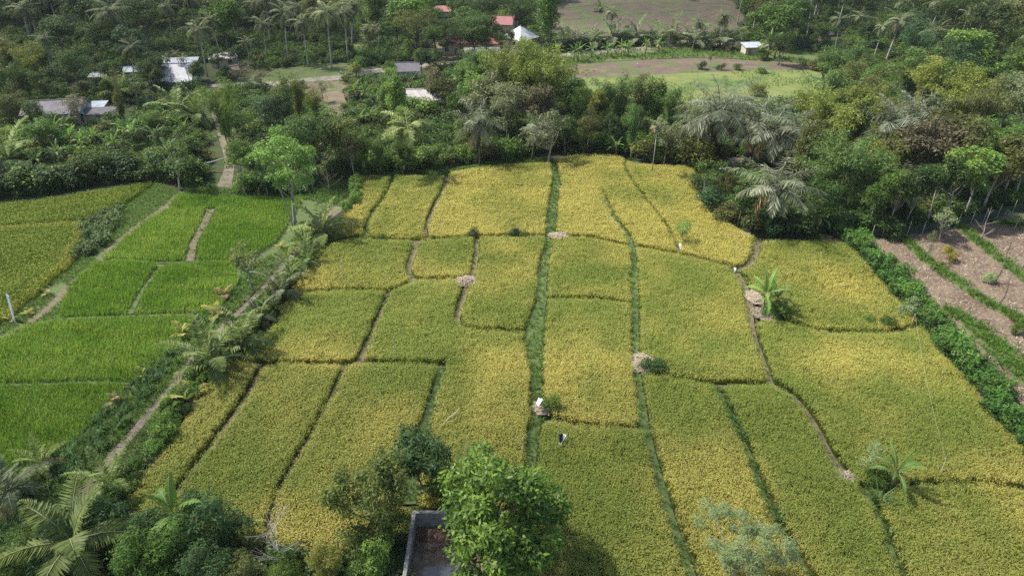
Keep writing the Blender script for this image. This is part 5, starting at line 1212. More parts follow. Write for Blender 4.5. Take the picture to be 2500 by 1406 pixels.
# field plants
def W(kind, bx, by, ty, **k): return T(kind, bx, by, ty, **k)
W('bush', 1342, 1010, 968, mat='bright', label='green bush with white sheet beside the central bund', ws=.7)
W('bush', 1590, 912, 878, mat='dark', label='dark weedy bush beside the brown stick pile', ws=1.1)
W('banana_plant', 1862, 770, 662, label='banana plant with one upright leaf beside pale litter', ws=1.05, rz=2.2)
W('banana_plant', 1888, 765, 690, label='darker banana plant right of the pale litter', ws=1.1, mat='banfar'); W('bush', 1885, 778, 735, label='leafy undergrowth beneath the two field banana plants', mat='bright', ws=.9)
W('banana_plant', 2168, 1203, 1098, label='lone banana plant with yellowing leaves in the lower right', rz=.4, ws=.95)
W('bush', 2140, 1190, 1145, mat='mid', label='dark bush behind the lone banana plant', ws=.8); W('thin_tree', 2108, 1165, 1078, mat='silver', label='wispy blue green sapling left of the lone banana plant', ws=.8)
W('thin_tree', 1662, 600, 530, mat='bright', label='slender sapling with flat green crown in the far golden plot', ws=1.1)
W('thin_tree', 1716, 500, 375, mat='mid', label='thin upright tree at the far right field corner', ws=.9)
for bx, by, ty, lab, mt in [(1155, 585, 560, 'small dark seedling bush on the first cross bund', 'deep'), (1256, 582, 556, 'second dark seedling bush on the first cross bund', 'deep'), (1280, 584, 562, 'faint green seedling bush on the first cross bund', 'mid'), (1062, 592, 575, 'low green seedling bush near the small plot corner', 'mid'),
    (2215, 775, 735, 'blue green shrub by the string stake', 'silver'), (2112, 795, 770, 'left of two small shrubs in the rounded plot', 'mid'), (2158, 800, 770, 'right of two small shrubs in the rounded plot', 'mid'), (2315, 635, 606, 'yellow tipped shrub alone on the ploughed field', 'croton'),
    (2478, 815, 790, 'weed clump at the ploughed field edge', 'mid'), (2410, 690, 665, 'blue green weed on the second ridge', 'silver'), (930, 590, 572, 'low weed bush on the left cross bund', 'mid')]:
    W('bush', bx, by, ty, label=lab, mat=mt, ws=.9)
W('thin_tree', 2290, 590, 505, mat='silver', label='silvery shrub tree in front of the net fence', ws=1.2); W('thin_tree', 2260, 640, 560, mat='grey', label='bare twiggy sapling on the first ridge field', ws=.6)
W('thin_tree', 2475, 560, 510, mat='silver', label='silvery bush tree at the right photo edge', ws=1.4)
def tall_tuft(bx, by, s, lab):
    x, y = G(bx, by); k = len(C_TALL.objects); t = bpy.data.objects.new('grass_clump', C_TALL.objects[int(bx) % k].data); t.location = (x, y, 0); t.scale = (s, s, s); t.rotation_euler = (0, 0, bx)
    COL.objects.link(t); tag(t, lab, 'grass clump', 'tall grass clumps on the weedy bunds')
for bx, by, s, lab in [(2140, 1235, 1.5, 'tall grass clump hanging below the lone banana plant'), (1778, 1000, .9, 'uppermost grass clump on the bright weedy bund'), (1790, 1030, .8, 'second grass clump down the bright weedy bund'), (1812, 1075, .9, 'third grass clump down the bright weedy bund'), (1892, 1275, 1.3, 'lowest dark grass clump on the bright weedy bund'),
    (2168, 1305, .8, 'grass clump on the bund at the lower right'), (2322, 1180, .7, 'grass clump right of the forked stake'), (2495, 1195, 1.0, 'grass clump at the right photo edge'), (2225, 1182, .7, 'grass clump left of the forked stake'), (285, 545, 1.1, 'small bright grass clump on the upper verge'), (265, 590, 1.5, 'large bright yellow green grass clump on the verge'), (1940, 1390, 1.0, 'grass clump beside the acacia crown')]:
    tall_tuft(bx, by, s, lab)

# net fence at the right
x0, y0 = G(2125, 582); fpts = GP([(2125, 582), (2180, 577), (2250, 570), (2335, 553), (2400, 540), (2470, 520), (2560, 505)])
t = empty('net_fence', (x0, y0, 0)); tag(t, 'low dark net fence with stakes behind the ploughed field', 'fence')
mb = MB()
for i in range(len(fpts) - 1):
    a, b = fpts[i], fpts[i + 1]; L_ = math.dist(a, b)
    mb.box(((a[0] + b[0]) / 2 - x0, (a[1] + b[1]) / 2 - y0, .62), (L_, .02, 1.15), math.atan2(b[1] - a[1], b[0] - a[0]))
mb.obj('net', 'net', t)
for p in smooth_line(fpts, 4.5)[::1]:
    MB().tube([(p[0] - x0, p[1] - y0 - .06, 0), (p[0] - x0 + .05, p[1] - y0 - .06, 1.9)], .04, 5).obj('stake', 'drywood', t)
# white birds
def egret(px, py, label, s=1.0):
    x, y = G(px, py); t = empty('egret', (x, y, 0), px, s); tag(t, label, 'bird', 'white egrets on the ground')
    mb = MB(); mb.tube([(-.3, 0, .38), (-.18, 0, .46), (0, 0, .52), (.12, 0, .56), (.2, 0, .66), (.17, 0, .82), (.24, 0, .92), (.3, 0, .92)], [.01, .07, .11, .08, .035, .03, .035, .015], 8)
    mb.obj('body', 'feather', t, True)
    MB().tube([(.29, 0, .92), (.42, 0, .9)], [.016, .003], 5).obj('beak', 'beak', t)
    for s_ in (-.04, .04): MB().tube([(.0, s_, 0), (-.03, s_, .22), (0, s_, .46)], .01, 4).obj('leg', 'glass', t)
for px, py, lab in [(834, 184, 'white egret standing on the village road'), (1392, 18, 'white egret on the far terraces'), (942, 66, 'white egret in the grassy gap by the palms'), (1555, 164, 'white egret on the purple brown ploughed strip')]:
    egret(px, py, lab, 1.3)
# ------------------------------------------------------------------ hedges
def hedge(pts, n, hmin, hmax, group, phrase, mat=None, jit=.25, rows=1, kind='hedge_shrub', ws=1.0, wid=.5):
    P = smooth_line(GP(pts, .3), .5); L = len(P); k = 0
    lst = []
    for i in range(n):
        for r in range(rows):
            f = (i + (.5 if r else 0)) / n * (L - 1); p = P[min(int(f), L - 1)]; q = P[min(int(f) + 1, L - 1)]; o = P[max(int(f) - 1, 0)]
            dx, dy = q[0] - o[0], q[1] - o[1]; l = math.hypot(dx, dy) or 1; off = (r - (rows - 1) / 2) * wid * 2
            x, y = p[0] - dy / l * off + random.gauss(0, jit), p[1] + dx / l * off + random.gauss(0, jit)
            plant(kind, x, y, random.uniform(hmin, hmax), mat=mat, ws=ws * random.uniform(.9, 1.15), group=group, phrase=phrase, cat='shrub')
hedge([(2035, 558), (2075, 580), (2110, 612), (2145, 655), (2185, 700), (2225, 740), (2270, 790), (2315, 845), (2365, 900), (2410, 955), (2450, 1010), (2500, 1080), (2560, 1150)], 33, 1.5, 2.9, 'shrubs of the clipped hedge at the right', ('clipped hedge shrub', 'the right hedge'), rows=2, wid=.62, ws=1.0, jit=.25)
hedge([(872, 445), (874, 470), (866, 492), (850, 512), (838, 528)], 12, 1.5, 2.1, 'shrubs of the far bright hedge', ('bright hedge shrub', 'the far left field corner'), mat='bright', kind='bush', ws=.75)
hedge([(505, 905), (480, 945), (450, 985), (425, 1025), (400, 1060), (378, 1100), (345, 1140)], 13, 1.5, 2.3, 'shrubs of the hedge along the lower dirt road', ('bright hedge shrub', 'the lower dirt road'), mat='bright', kind='bush', ws=.8)
hedge([(700, 700), (660, 745), (625, 800), (580, 850), (545, 890)], 14, 1.0, 1.9, 'bushes under the palm row', ('low bush', 'the palm row'), mat='mid', kind='bush', ws=.95)
hedge([(330, 1160), (300, 1200), (260, 1235)], 4, 1.2, 1.8, 'bushes at the lower road end', ('low bush', 'the lower road end'), mat='mid', kind='bush')
hedge([(218, 560), (222, 590), (205, 625)], 5, .9, 1.4, 'dark bushes in the verge wedge', ('dark low bush', 'the left verge'), mat='dark', kind='bush', jit=.5)

# ------------------------------------------------------------------ the forest
LM = [(150, 255, 'the slate roofed house'), (245, 270, 'the shiny shed'), (440, 170, 'the long white roof'), (572, 170, 'the tiny brown hut'), (760, 150, 'the roadside palm grove'), (990, 160, 'the dark roofed cottage'),
      (1040, 215, 'the pale roofed cottage'), (1270, 95, 'the white pyramid roof'), (1085, 30, 'the far red roof'), (1830, 110, 'the small road hut'), (1560, 40, 'the ploughed terraces'), (1560, 160, 'the brown ploughed strip'), (1840, 205, 'the yellow green meadow'),
      (550, 410, 'the dirt track'), (1350, 395, 'the central bund top'), (1790, 395, 'the sandy clearing'), (2280, 560, 'the net fence'), (2440, 60, 'the top right corner'), (60, 60, 'the top left corner'), (1090, 425, 'the hooked bund top'), (1900, 575, 'the curved field corner'),
      (2440, 300, 'the right photo edge'), (30, 380, 'the left photo edge'), (700, 240, 'the reddish yard'), (2100, 200, 'the tan hut slope'), (870, 100, 'the grassy gap'), (350, 60, 'the upper left woods'), (2060, 30, 'the tan roofed hut'), (330, 330, 'the left banana garden'), (1300, 230, 'the bamboo hill')]
MN = {'dark': 'dark green', 'deep': 'blue green', 'mid': 'mid green', 'bright': 'bright green', 'olive': 'olive', 'yellow': 'yellow green', 'grey': 'grey green', 'brown': 'brownish', 'bamboo': 'yellowish', 'bambog': 'fresh green', None: '', 'silver': 'silvery', 'banfar': '', 'cocofar': '', 'coco': '', 'aren': 'grey', 'cocodry': 'dry brown', 'cocoyel': 'yellow'}
KN = {'broadleaf_tree': 'broadleaf tree', 'spreading_tree': 'flat spreading tree', 'slender_tree': 'slender tree', 'column_tree': 'tall leafy tree', 'bush': 'bush', 'thin_tree': 'thin sparse tree', 'bamboo_clump': 'bamboo clump', 'coconut_palm': 'tall coconut palm', 'young_coconut_palm': 'young coconut palm', 'sugar_palm': 'shaggy sugar palm', 'banana_plant': 'banana plant', 'tree_fern': 'tree fern', 'areca_palm': 'slim areca palm', 'feathery_tree': 'feathery tree'}
def F(kind, bx, by, ty=None, mat=None, ws=1.0, h=None, **k):
    return T(kind, bx, by, ty, h=h, mat=mat, ws=ws, phrase='auto', **k)

# named forest members: kind, base x, base y, top y, colour, width
HERO = [
 ('coconut_palm', 330, 215, 95), ('coconut_palm', 540, 140, 30), ('coconut_palm', 130, 180, 80), ('coconut_palm', 20, 190, 90), ('coconut_palm', 575, 90, -20), ('coconut_palm', 630, 95, -10), ('coconut_palm', 730, 110, 0), ('coconut_palm', 860, 100, -10), ('coconut_palm', 200, 90, -5), ('coconut_palm', 2130, 150, 50), ('coconut_palm', 2380, 120, 10), ('coconut_palm', 2300, 60, -40), ('coconut_palm', 1905, 70, -40), ('broadleaf_tree', 395, 215, 128, 'dark', 1.1), ('broadleaf_tree', 490, 215, 150, 'dark', .8), ('broadleaf_tree', 1210, 125, 60, 'dark', .9), ('broadleaf_tree', 1185, 118, 30, 'deep', .9), ('broadleaf_tree', 1245, 130, 72, 'dark', .7), ('broadleaf_tree', 1070, 90, 28, 'dark', .9), ('areca_palm', 425, 225, 130), ('bush', 640, 228, 200, 'dark', 1.3), ('bush', 690, 225, 205, 'mid', 1.2), ('bush', 740, 215, 196, 'dark', 1.2), ('thin_tree', 790, 250, 190, 'olive', 1.2),
 ('bush', 1985, 172, 148, 'olive', 1.5), ('bush', 2005, 168, 140, 'dark', 1.5), ('bush', 1965, 160, 142, 'mid', 1.3), ('bush', 2025, 180, 150, 'mid', 1.5), ('thin_tree', 1950, 168, 138, 'olive', 1.3), ('bush', 1715, 170, 150, 'dark', 1.2), ('bush', 1760, 172, 156, 'dark', 1.1), ('bush', 1800, 172, 155, 'mid', 1.1), ('bush', 1860, 180, 165, 'mid', 1.3), ('thin_tree', 1730, 165, 118, 'mid', 1.0), ('bush', 1850, 235, 205, 'olive', 1.2),
 # screening growth in front of the buildings
 ('broadleaf_tree', 955, 205, 150, 'mid', .9), ('bush', 985, 212, 180, 'dark', 1.2), ('bush', 1010, 208, 178, 'dark', 1.2), ('broadleaf_tree', 1085, 285, 190, 'olive', .9), ('bush', 1000, 282, 235, 'mid', 1.3), ('bush', 1035, 290, 240, 'bright', 1.2), ('broadleaf_tree', 960, 270, 190, 'bright', .8),
 ('spreading_tree', 1065, 142, 55, 'dark', .75), ('spreading_tree', 1125, 148, 58, 'deep', .7), ('broadleaf_tree', 1160, 150, 60, 'dark', 1.0), ('broadleaf_tree', 1140, 122, 20, 'dark', 1.2), ('broadleaf_tree', 1190, 150, 70, 'mid', .8), ('broadleaf_tree', 1225, 140, 78, 'dark', .7), ('spreading_tree', 1040, 95, 5, 'dark', .8), ('broadleaf_tree', 1045, 70, -5, 'mid', 1.0), ('broadleaf_tree', 1135, 75, -10, 'dark', 1.1),
 ('bush', 90, 318, 270, 'olive', 1.3), ('bush', 130, 312, 275, 'dark', 1.2), ('thin_tree', 200, 312, 228, 'brown', 1.4), ('bush', 170, 315, 285, 'mid', 1.2), ('bush', 235, 315, 288, 'mid', 1.2), ('bush', 275, 305, 270, 'dark', 1.2), ('broadleaf_tree', 535, 180, 118, 'dark', 1.0), ('bush', 560, 192, 165, 'dark', 1.2), ('broadleaf_tree', 590, 170, 110, 'deep', 1.0), ('areca_palm', 470, 225, 130), ('bush', 480, 222, 190, 'mid', 1.2), ('bush', 400, 232, 198, 'dark', 1.3), ('bush', 1860, 145, 118, 'dark', 1.3), ('broadleaf_tree', 1990, 125, 60, 'dark', 1.0), ('bush', 2015, 122, 95, 'dark', 1.4),
 # roadside coconut palms
 ('coconut_palm', 507, 188, 48), ('coconut_palm', 652, 150, 40), ('coconut_palm', 705, 154, 5), ('coconut_palm', 753, 164, 30), ('coconut_palm', 811, 172, 2), ('coconut_palm', 850, 150, 8), ('coconut_palm', 592, 110, 12),
 ('coconut_palm', 92, 100, 18), ('coconut_palm', 165, 115, 35), ('coconut_palm', 238, 135, 60), ('coconut_palm', 312, 110, 45), ('coconut_palm', 362, 120, 55), ('coconut_palm', 610, 168, 90), ('coconut_palm', 45, 60, -10), ('coconut_palm', 425, 110, 0), ('coconut_palm', 480, 80, -20), ('coconut_palm', 900, 130, 60),
 ('coconut_palm', 925, 135, 55), ('coconut_palm', 2035, 133, 30), ('coconut_palm', 2090, 110, 28), ('coconut_palm', 1968, 100, -45), ('coconut_palm', 2250, 190, 55), ('coconut_palm', 2190, 80, -25), ('coconut_palm', 2040, 80, -40), ('coconut_palm', 1800, 60, -40), ('coconut_palm', 2490, 200, 60), ('coconut_palm', 680, 60, -50), ('coconut_palm', 770, 70, -40), ('coconut_palm', 250, 50, -30),
 ('coconut_palm', 1495, 105, 15), ('coconut_palm', 1690, 122, 40), ('coconut_palm', 1755, 118, 25), ('areca_palm', 2326, 145, 15), ('areca_palm', 455, 210, 118), ('areca_palm', 925, 140, 60), ('areca_palm', 1590, 430, 285), ('coconut_palm', 5, 400, 270), ('coconut_palm', 150, 60, -20), ('coconut_palm', 820, 60, -30), ('coconut_palm', 1660, 0, -60),
 ('young_coconut_palm', 1555, 108, 36, 'cocofar', 1.1), ('young_coconut_palm', 1640, 108, 28, 'cocofar', 1.1), ('young_coconut_palm', 1441, 118, 55, 'cocofar', 1.2), ('young_coconut_palm', 1372, 118, 52, 'cocofar', 1.1), ('young_coconut_palm', 1406, 115, 52, 'cocofar', 1.1), ('young_coconut_palm', 1720, 115, 60, 'cocofar', 1.2), ('young_coconut_palm', 1600, 112, 58, 'cocofar', 1.1), ('young_coconut_palm', 1495, 112, 25, 'cocofar', 1.0), ('young_coconut_palm', 1690, 116, 45, 'cocofar', 1.2), ('young_coconut_palm', 1755, 118, 40, 'cocofar', 1.2), ('young_coconut_palm', 1785, 118, 62, 'cocofar', 1.2),
 ('young_coconut_palm', 440, 290, 195), ('young_coconut_palm', 300, 245, 155), ('young_coconut_palm', 490, 305, 205), ('young_coconut_palm', 30, 420, 285), ('young_coconut_palm', 1465, 30, -10),
 # road side bananas
 ('banana_plant', 1444, 142, 100), ('banana_plant', 1481, 140, 98), ('banana_plant', 1516, 138, 94), ('banana_plant', 1533, 138, 96), ('banana_plant', 1576, 132, 90), ('banana_plant', 1608, 130, 88), ('banana_plant', 1714, 120, 78), ('banana_plant', 1873, 142, 72, None, 1.3), ('banana_plant', 1890, 144, 84), ('banana_plant', 1360, 150, 100), ('banana_plant', 1400, 150, 105), ('banana_plant', 1605, 80, 45),
 # left banana garden
 ('banana_plant', 110, 345, 280), ('banana_plant', 145, 350, 275), ('banana_plant', 180, 365, 300), ('banana_plant', 205, 370, 315), ('banana_plant', 320, 345, 282), ('banana_plant', 335, 355, 290), ('banana_plant', 100, 415, 360), ('banana_plant', 455, 340, 285), ('banana_plant', 240, 360, 305), ('banana_plant', 285, 380, 320), ('banana_plant', 165, 330, 280), ('banana_plant', 60, 340, 285), ('banana_plant', 385, 360, 300),
 ('banana_plant', 870, 250, 190), ('banana_plant', 895, 255, 198), ('banana_plant', 905, 310, 250), ('banana_plant', 880, 320, 262), ('banana_plant', 985, 425, 375), ('banana_plant', 1120, 215, 160), ('banana_plant', 1115, 250, 195), ('banana_plant', 1400, 245, 180), ('banana_plant', 1240, 385, 330), ('banana_plant', 1505, 385, 330), ('banana_plant', 1410, 150, 100),
 ('banana_plant', 1882, 565, 488, None, 1.2), ('banana_plant', 1968, 560, 490, 'bright'), ('banana_plant', 1995, 565, 500, 'bright'), ('banana_plant', 2005, 235, 165, 'deep', 1.2), ('banana_plant', 2020, 230, 160, 'deep'), ('banana_plant', 2075, 210, 160), ('banana_plant', 2110, 220, 165),
 # sugar palms
 ('sugar_palm', 1735, 400, 157, None, 1.29), ('sugar_palm', 1822, 405, 197, None, 1.23), ('sugar_palm', 1875, 420, 217, None, 1.29), ('sugar_palm', 1695, 380, 222, None, 1.23), ('sugar_palm', 1775, 345, 192, None, 1.12), ('sugar_palm', 2140, 430, 197, None, 1.12), ('sugar_palm', 2190, 400, 182, None, 1.01), ('sugar_palm', 1870, 565, 362, None, 1.40), ('sugar_palm', 1165, 400, 207, None, 0.90), ('sugar_palm', 1300, 390, 254, None, 0.90), ('sugar_palm', 2185, 540, 392, None, 1.12), ('sugar_palm', 1918, 430, 254, None, 1.12),
 ('tree_fern', 1003, 425, 272), 
 # big trees round the red roofs
 ('spreading_tree', 1015, 165, 18, 'olive', .75), ('spreading_tree', 1090, 130, 38, 'dark', .8), ('spreading_tree', 1160, 140, 28, 'dark', .85), ('spreading_tree', 1255, 110, -15, 'dark', .8), ('column_tree', 1335, 122, -30, 'mid', .9), ('spreading_tree', 1195, 105, -20, 'deep', .8), ('broadleaf_tree', 1090, 142, 75, 'dark'), ('broadleaf_tree', 1165, 80, -10, 'mid'), ('column_tree', 1115, 60, -40, 'mid'), ('spreading_tree', 970, 110, 10, 'dark', .7),
 ('broadleaf_tree', 1030, 185, 120, 'dark'), ('broadleaf_tree', 1050, 180, 125, 'deep'), ('broadleaf_tree', 1068, 262, 160, 'brown', .85), ('broadleaf_tree', 1000, 148, 95, 'mid', .8), ('thin_tree', 1018, 190, 150, 'dark'),
 # bamboo hill
 ('bamboo_clump', 1260, 330, 108, 'bamboo', 1.0), ('bamboo_clump', 1330, 330, 125, 'bamboo', 1.1), ('bamboo_clump', 1190, 290, 120, 'bambog', 1.0), ('bamboo_clump', 1290, 290, 100, 'bamboo', 1), ('bamboo_clump', 1350, 290, 140, 'olive', 1.0), ('bamboo_clump', 1150, 290, 135, 'bambog', 1.0), ('broadleaf_tree', 1330, 220, 118, 'olive', .9), ('bamboo_clump', 1230, 270, 115, 'olive', .9),
 ('broadleaf_tree', 1215, 330, 170, 'grey', 1.0), ('broadleaf_tree', 1240, 360, 195, 'grey', .9), ('broadleaf_tree', 1320, 355, 205, 'brown', .8), ('column_tree', 975, 330, 172, 'bright', .75), ('column_tree', 945, 300, 190, 'bambog', .7), ('broadleaf_tree', 1130, 330, 215, 'mid', .8), ('thin_tree', 1340, 400, 265, 'grey', 1.2), ('broadleaf_tree', 870, 200, 152, 'yellow', .8),
 ('bamboo_clump', 570, 400, 205, 'bright', .8), ('bamboo_clump', 545, 330, 210, 'bamboo', .8), ('bamboo_clump', 710, 330, 185, 'bambog', 1.0), ('bamboo_clump', 735, 320, 200, 'bamboo', .9), ('broadleaf_tree', 690, 340, 225, 'deep', 1.0), ('broadleaf_tree', 650, 320, 235, 'deep', .9), ('bamboo_clump', 785, 330, 215, 'bamboo', .7), ('column_tree', 303, 300, 205, 'olive', .55),
 ('broadleaf_tree', 780, 440, 270, 'dark', 1.0), ('broadleaf_tree', 830, 430, 290, 'olive', .9), ('broadleaf_tree', 590, 430, 330, 'olive', .8), ('broadleaf_tree', 45, 320, 225, 'olive', 1.0), ('broadleaf_tree', 95, 330, 245, 'dark', .8), ('thin_tree', 195, 300, 235, 'brown', 1.2), ('thin_tree', 240, 240, 180, 'dark'),
 ('thin_tree', 600, 215, 150, 'brown', 1.2), ('thin_tree', 640, 235, 155, 'brown', 1.3), ('bush', 545, 195, 170, 'bright'), ('broadleaf_tree', 370, 230, 145, 'dark', 1.0), ('broadleaf_tree', 395, 235, 165, 'dark', .8), ('broadleaf_tree', 270, 245, 190, 'mid', .9), ('bamboo_clump', 40, 230, 100, 'olive', 1.2), ('bamboo_clump', 100, 240, 110, 'bamboo', 1.1), ('bamboo_clump', 10, 250, 120, 'olive', 1.1), ('bamboo_clump', 80, 270, 150, 'dark', 1.1),
 ('bamboo_clump', 1505, 330, 180, 'bambog', 1.0), ('bamboo_clump', 1470, 330, 200, 'bambog', .9), ('bamboo_clump', 1560, 330, 190, 'olive', 1.0), ('column_tree', 1600, 330, 195, 'mid', .9), ('bamboo_clump', 1625, 350, 215, 'bambog', .8), ('broadleaf_tree', 1455, 340, 220, 'yellow', .6), ('broadleaf_tree', 1425, 330, 215, 'bright', .8), ('broadleaf_tree', 1390, 300, 190, 'dark', 1.0),
 ('bamboo_clump', 1540, 390, 262, 'bambog', .8), ('broadleaf_tree', 1620, 405, 300, 'grey', .9), ('broadleaf_tree', 1490, 370, 280, 'dark', .9), ('broadleaf_tree', 1430, 375, 275, 'olive', .9), ('broadleaf_tree', 1380, 380, 285, 'dark', .8), ('bush', 1700, 408, 340, 'yellow', 1.1), ('bush', 1665, 405, 345, 'yellow', .9), ('bush', 1760, 385, 345, 'yellow', .9),
 ('column_tree', 1940, 480, 300, 'olive', .8), ('bamboo_clump', 2010, 420, 225, 'bamboo', 1.2), ('bamboo_clump', 2070, 400, 215, 'bamboo', 1.2), ('bamboo_clump', 2130, 350, 210, 'yellow', .9), ('bamboo_clump', 1960, 400, 225, 'bamboo', 1.1), ('bamboo_clump', 2240, 330, 150, 'bamboo', 1.1), ('bamboo_clump', 2300, 350, 165, 'bamboo', 1.1), ('bamboo_clump', 2370, 380, 200, 'olive', 1.2), ('bamboo_clump', 2010, 520, 330, 'bambog', 1.1), ('bamboo_clump', 2060, 530, 350, 'bambog', 1.1), ('bamboo_clump', 2100, 520, 350, 'bamboo', 1.1),
 ('broadleaf_tree', 2300, 470, 275, 'olive', 1.1), ('broadleaf_tree', 2240, 480, 290, 'brown', 1.0), ('broadleaf_tree', 2440, 330, 180, 'grey', 1.2), ('broadleaf_tree', 2480, 360, 195, 'grey', 1.1), ('slender_tree', 2165, 560, 420, 'mid', 1.2), ('slender_tree', 2120, 565, 430, 'mid', 1.2), ('slender_tree', 2205, 555, 400, 'dark', 1.2), ('slender_tree', 2265, 545, 385, 'dark', 1.2), ('slender_tree', 2355, 530, 360, 'bright', 1.3), ('slender_tree', 2310, 540, 370, 'bright', 1.3), ('slender_tree', 2400, 520, 330, 'olive', 1.4), ('slender_tree', 2470, 500, 310, 'yellow', 1.4), ('slender_tree', 2440, 490, 320, 'mid', 1.3),
 ('bamboo_clump', 2390, 460, 300, 'bright', 1.1), ('bamboo_clump', 2450, 470, 310, 'bambog', 1.1), ('broadleaf_tree', 1990, 560, 440, 'dark', 1.0), ('bush', 1935, 580, 520, 'dark', 1.2), ('broadleaf_tree', 1800, 555, 455, 'dark', .9), ('broadleaf_tree', 1770, 500, 420, 'olive', .9), ('bush', 1830, 570, 520, 'olive', 1.0), ('bush', 1850, 470, 420, 'mid', 1.1), ('bush', 2150, 570, 520, 'dark', 1.2), ('bush', 2080, 562, 515, 'dark', 1.3), ('bush', 1775, 545, 500, 'olive', 1.1),
 ('broadleaf_tree', 1880, 120, 10, 'mid', 1.3), ('broadleaf_tree', 1930, 110, 0, 'dark', 1.2), ('broadleaf_tree', 1840, 70, -20, 'mid', 1.2), ('broadleaf_tree', 1900, 160, 80, 'dark', 1.1), ('bush', 2070, 160, 130, 'bright', 1.1),
 ('slender_tree', 600, 475, 350, 'mid', 1.0), ('slender_tree', 655, 478, 385, 'dark', 1.1), ('slender_tree', 868, 440, 340, 'brown', .9), ('slender_tree', 1005, 425, 350, 'bambog', 1.0), ('bamboo_clump', 890, 430, 320, 'bambog', .9), ('bamboo_clump', 930, 425, 325, 'bambog', .9), ('bamboo_clump', 985, 420, 335, 'bambog', .8),
]
for hrow in HERO:
    F(*hrow)
# rim bushes along the forest front
rngf = np.random.default_rng(909)
RIM = [([(-60, 492), (60, 478), (180, 462), (300, 445), (400, 440), (470, 452)], 26, ['dark', 'deep', 'dark', 'mid'], 2.2, 4.5), ([(590, 474), (660, 476), (740, 476)], 6, ['dark', 'mid'], 1.6, 3), ([(800, 440), (850, 425), (960, 420), (1090, 408), (1200, 394), (1340, 380)], 26, ['bright', 'mid', 'mid', 'dark', 'olive'], 1.6, 3.6), ([(1360, 378), (1450, 370), (1530, 382), (1600, 402), (1690, 404)], 16, ['bright', 'mid', 'yellow', 'dark'], 1.8, 3.6), ([(1720, 480), (1760, 530), (1850, 568), (1930, 575), (2030, 562)], 14, ['dark', 'olive', 'dark', 'deep'], 1.6, 3.2), ([(2100, 566), (2200, 556), (2330, 535), (2450, 512), (2540, 495)], 14, ['dark', 'deep', 'mid'], 1.4, 2.6)]
for pts, n, cols, h0, h1 in RIM:
    P = smooth_line(GP(pts), .5)
    for i in range(n):
        p = P[int((i + .5) / n * (len(P) - 1))]
        plant('bush', p[0] + rngf.normal(0, .5), p[1] + rngf.uniform(0, 2.2), rngf.uniform(h0, h1), mat=cols[rngf.integers(len(cols))], ws=rngf.uniform(.9, 1.3), phrase='auto')

FRONT = [(-400, 520), (0, 487), (180, 468), (300, 446), (420, 452), (520, 466), (600, 478), (740, 478), (830, 440), (960, 418), (1100, 408), (1340, 380), (1540, 382), (1600, 403), (1690, 408), (1712, 490), (1780, 548), (1860, 580), (2030, 570), (2120, 566), (2330, 541), (2500, 505), (2950, 440), (3400, -60), (2500, -75), (0, -75), (-900, -60)]
OPEN = [[(1330, 92), (1340, 10), (1400, -14), (1700, -20), (1800, 0), (1830, 60), (1810, 92)], [(1335, 128), (1500, 124), (1720, 106), (1900, 110), (2000, 130), (2075, 165), (2085, 215), (1920, 262), (1700, 270), (1480, 245), (1370, 195)],
        [(620, 218), (850, 198), (860, 240), (860, 310), (800, 300), (760, 250), (640, 232)], [(600, 210), (650, 170), (860, 150), (880, 186), (720, 204)], [(860, 150), (860, 105), (885, 60), (905, 60), (905, 150)], [(1725, 408), (1735, 386), (1860, 384), (1850, 420)],
        [(520, 468), (530, 380), (500, 240), (555, 240), (590, 380), (580, 470)], [(1040, 145), (1050, 95), (1300, 85), (1320, 145)]]
KEEP = [(125, 235, 185, 262), (210, 252, 265, 280), (405, 150, 485, 195), (562, 162, 582, 178), (655, 190, 850, 208), (700, 212, 860, 240), (800, 235, 860, 290), (520, 215, 545, 262), (540, 380, 570, 465), (965, 142, 1005, 172), (990, 188, 1045, 230), (1060, 98, 1200, 128), (1236, 80, 1304, 108), (1068, 18, 1098, 34), (1190, 42, 1235, 75), (1650, 172, 2000, 225), (1395, 148, 1960, 185), (1480, 105, 1720, 125), (1360, 5, 1790, 80), (1808, 100, 1850, 130), (1745, 388, 1800, 410), (870, 105, 900, 150), (600, 170, 860, 190), (176, 280, 205, 298)]
Wf = np.array(GP(FRONT)); OP = [GP(p) for p in OPEN]; roads = [(ROAD, 3.2), (TRACK2, 2.2)]
cand = np.stack([rngf.uniform(-190, 200, 26000), rngf.uniform(60, 345, 26000)], 1)
cand = cand[inpoly(cand[:, 0], cand[:, 1], [tuple(p) for p in Wf])]
for p in OP: cand = cand[~inpoly(cand[:, 0], cand[:, 1], p)]
for r, w in roads: cand = cand[dist_line(cand[:, 0], cand[:, 1], r) > w]
HOUSES = [(o.location.x, o.location.y) for o in bpy.data.objects if o.name.split('.')[0] in ('house', 'hut', 'shed', 'outbuilding', 'pavilion', 'lean_to', 'tarpaulin')]
pts = [(a['x'], a['y'], a['r']) for a in ALL]
PX, PY, PR_ = [np.array(v) for v in zip(*pts)]
nfill = 0
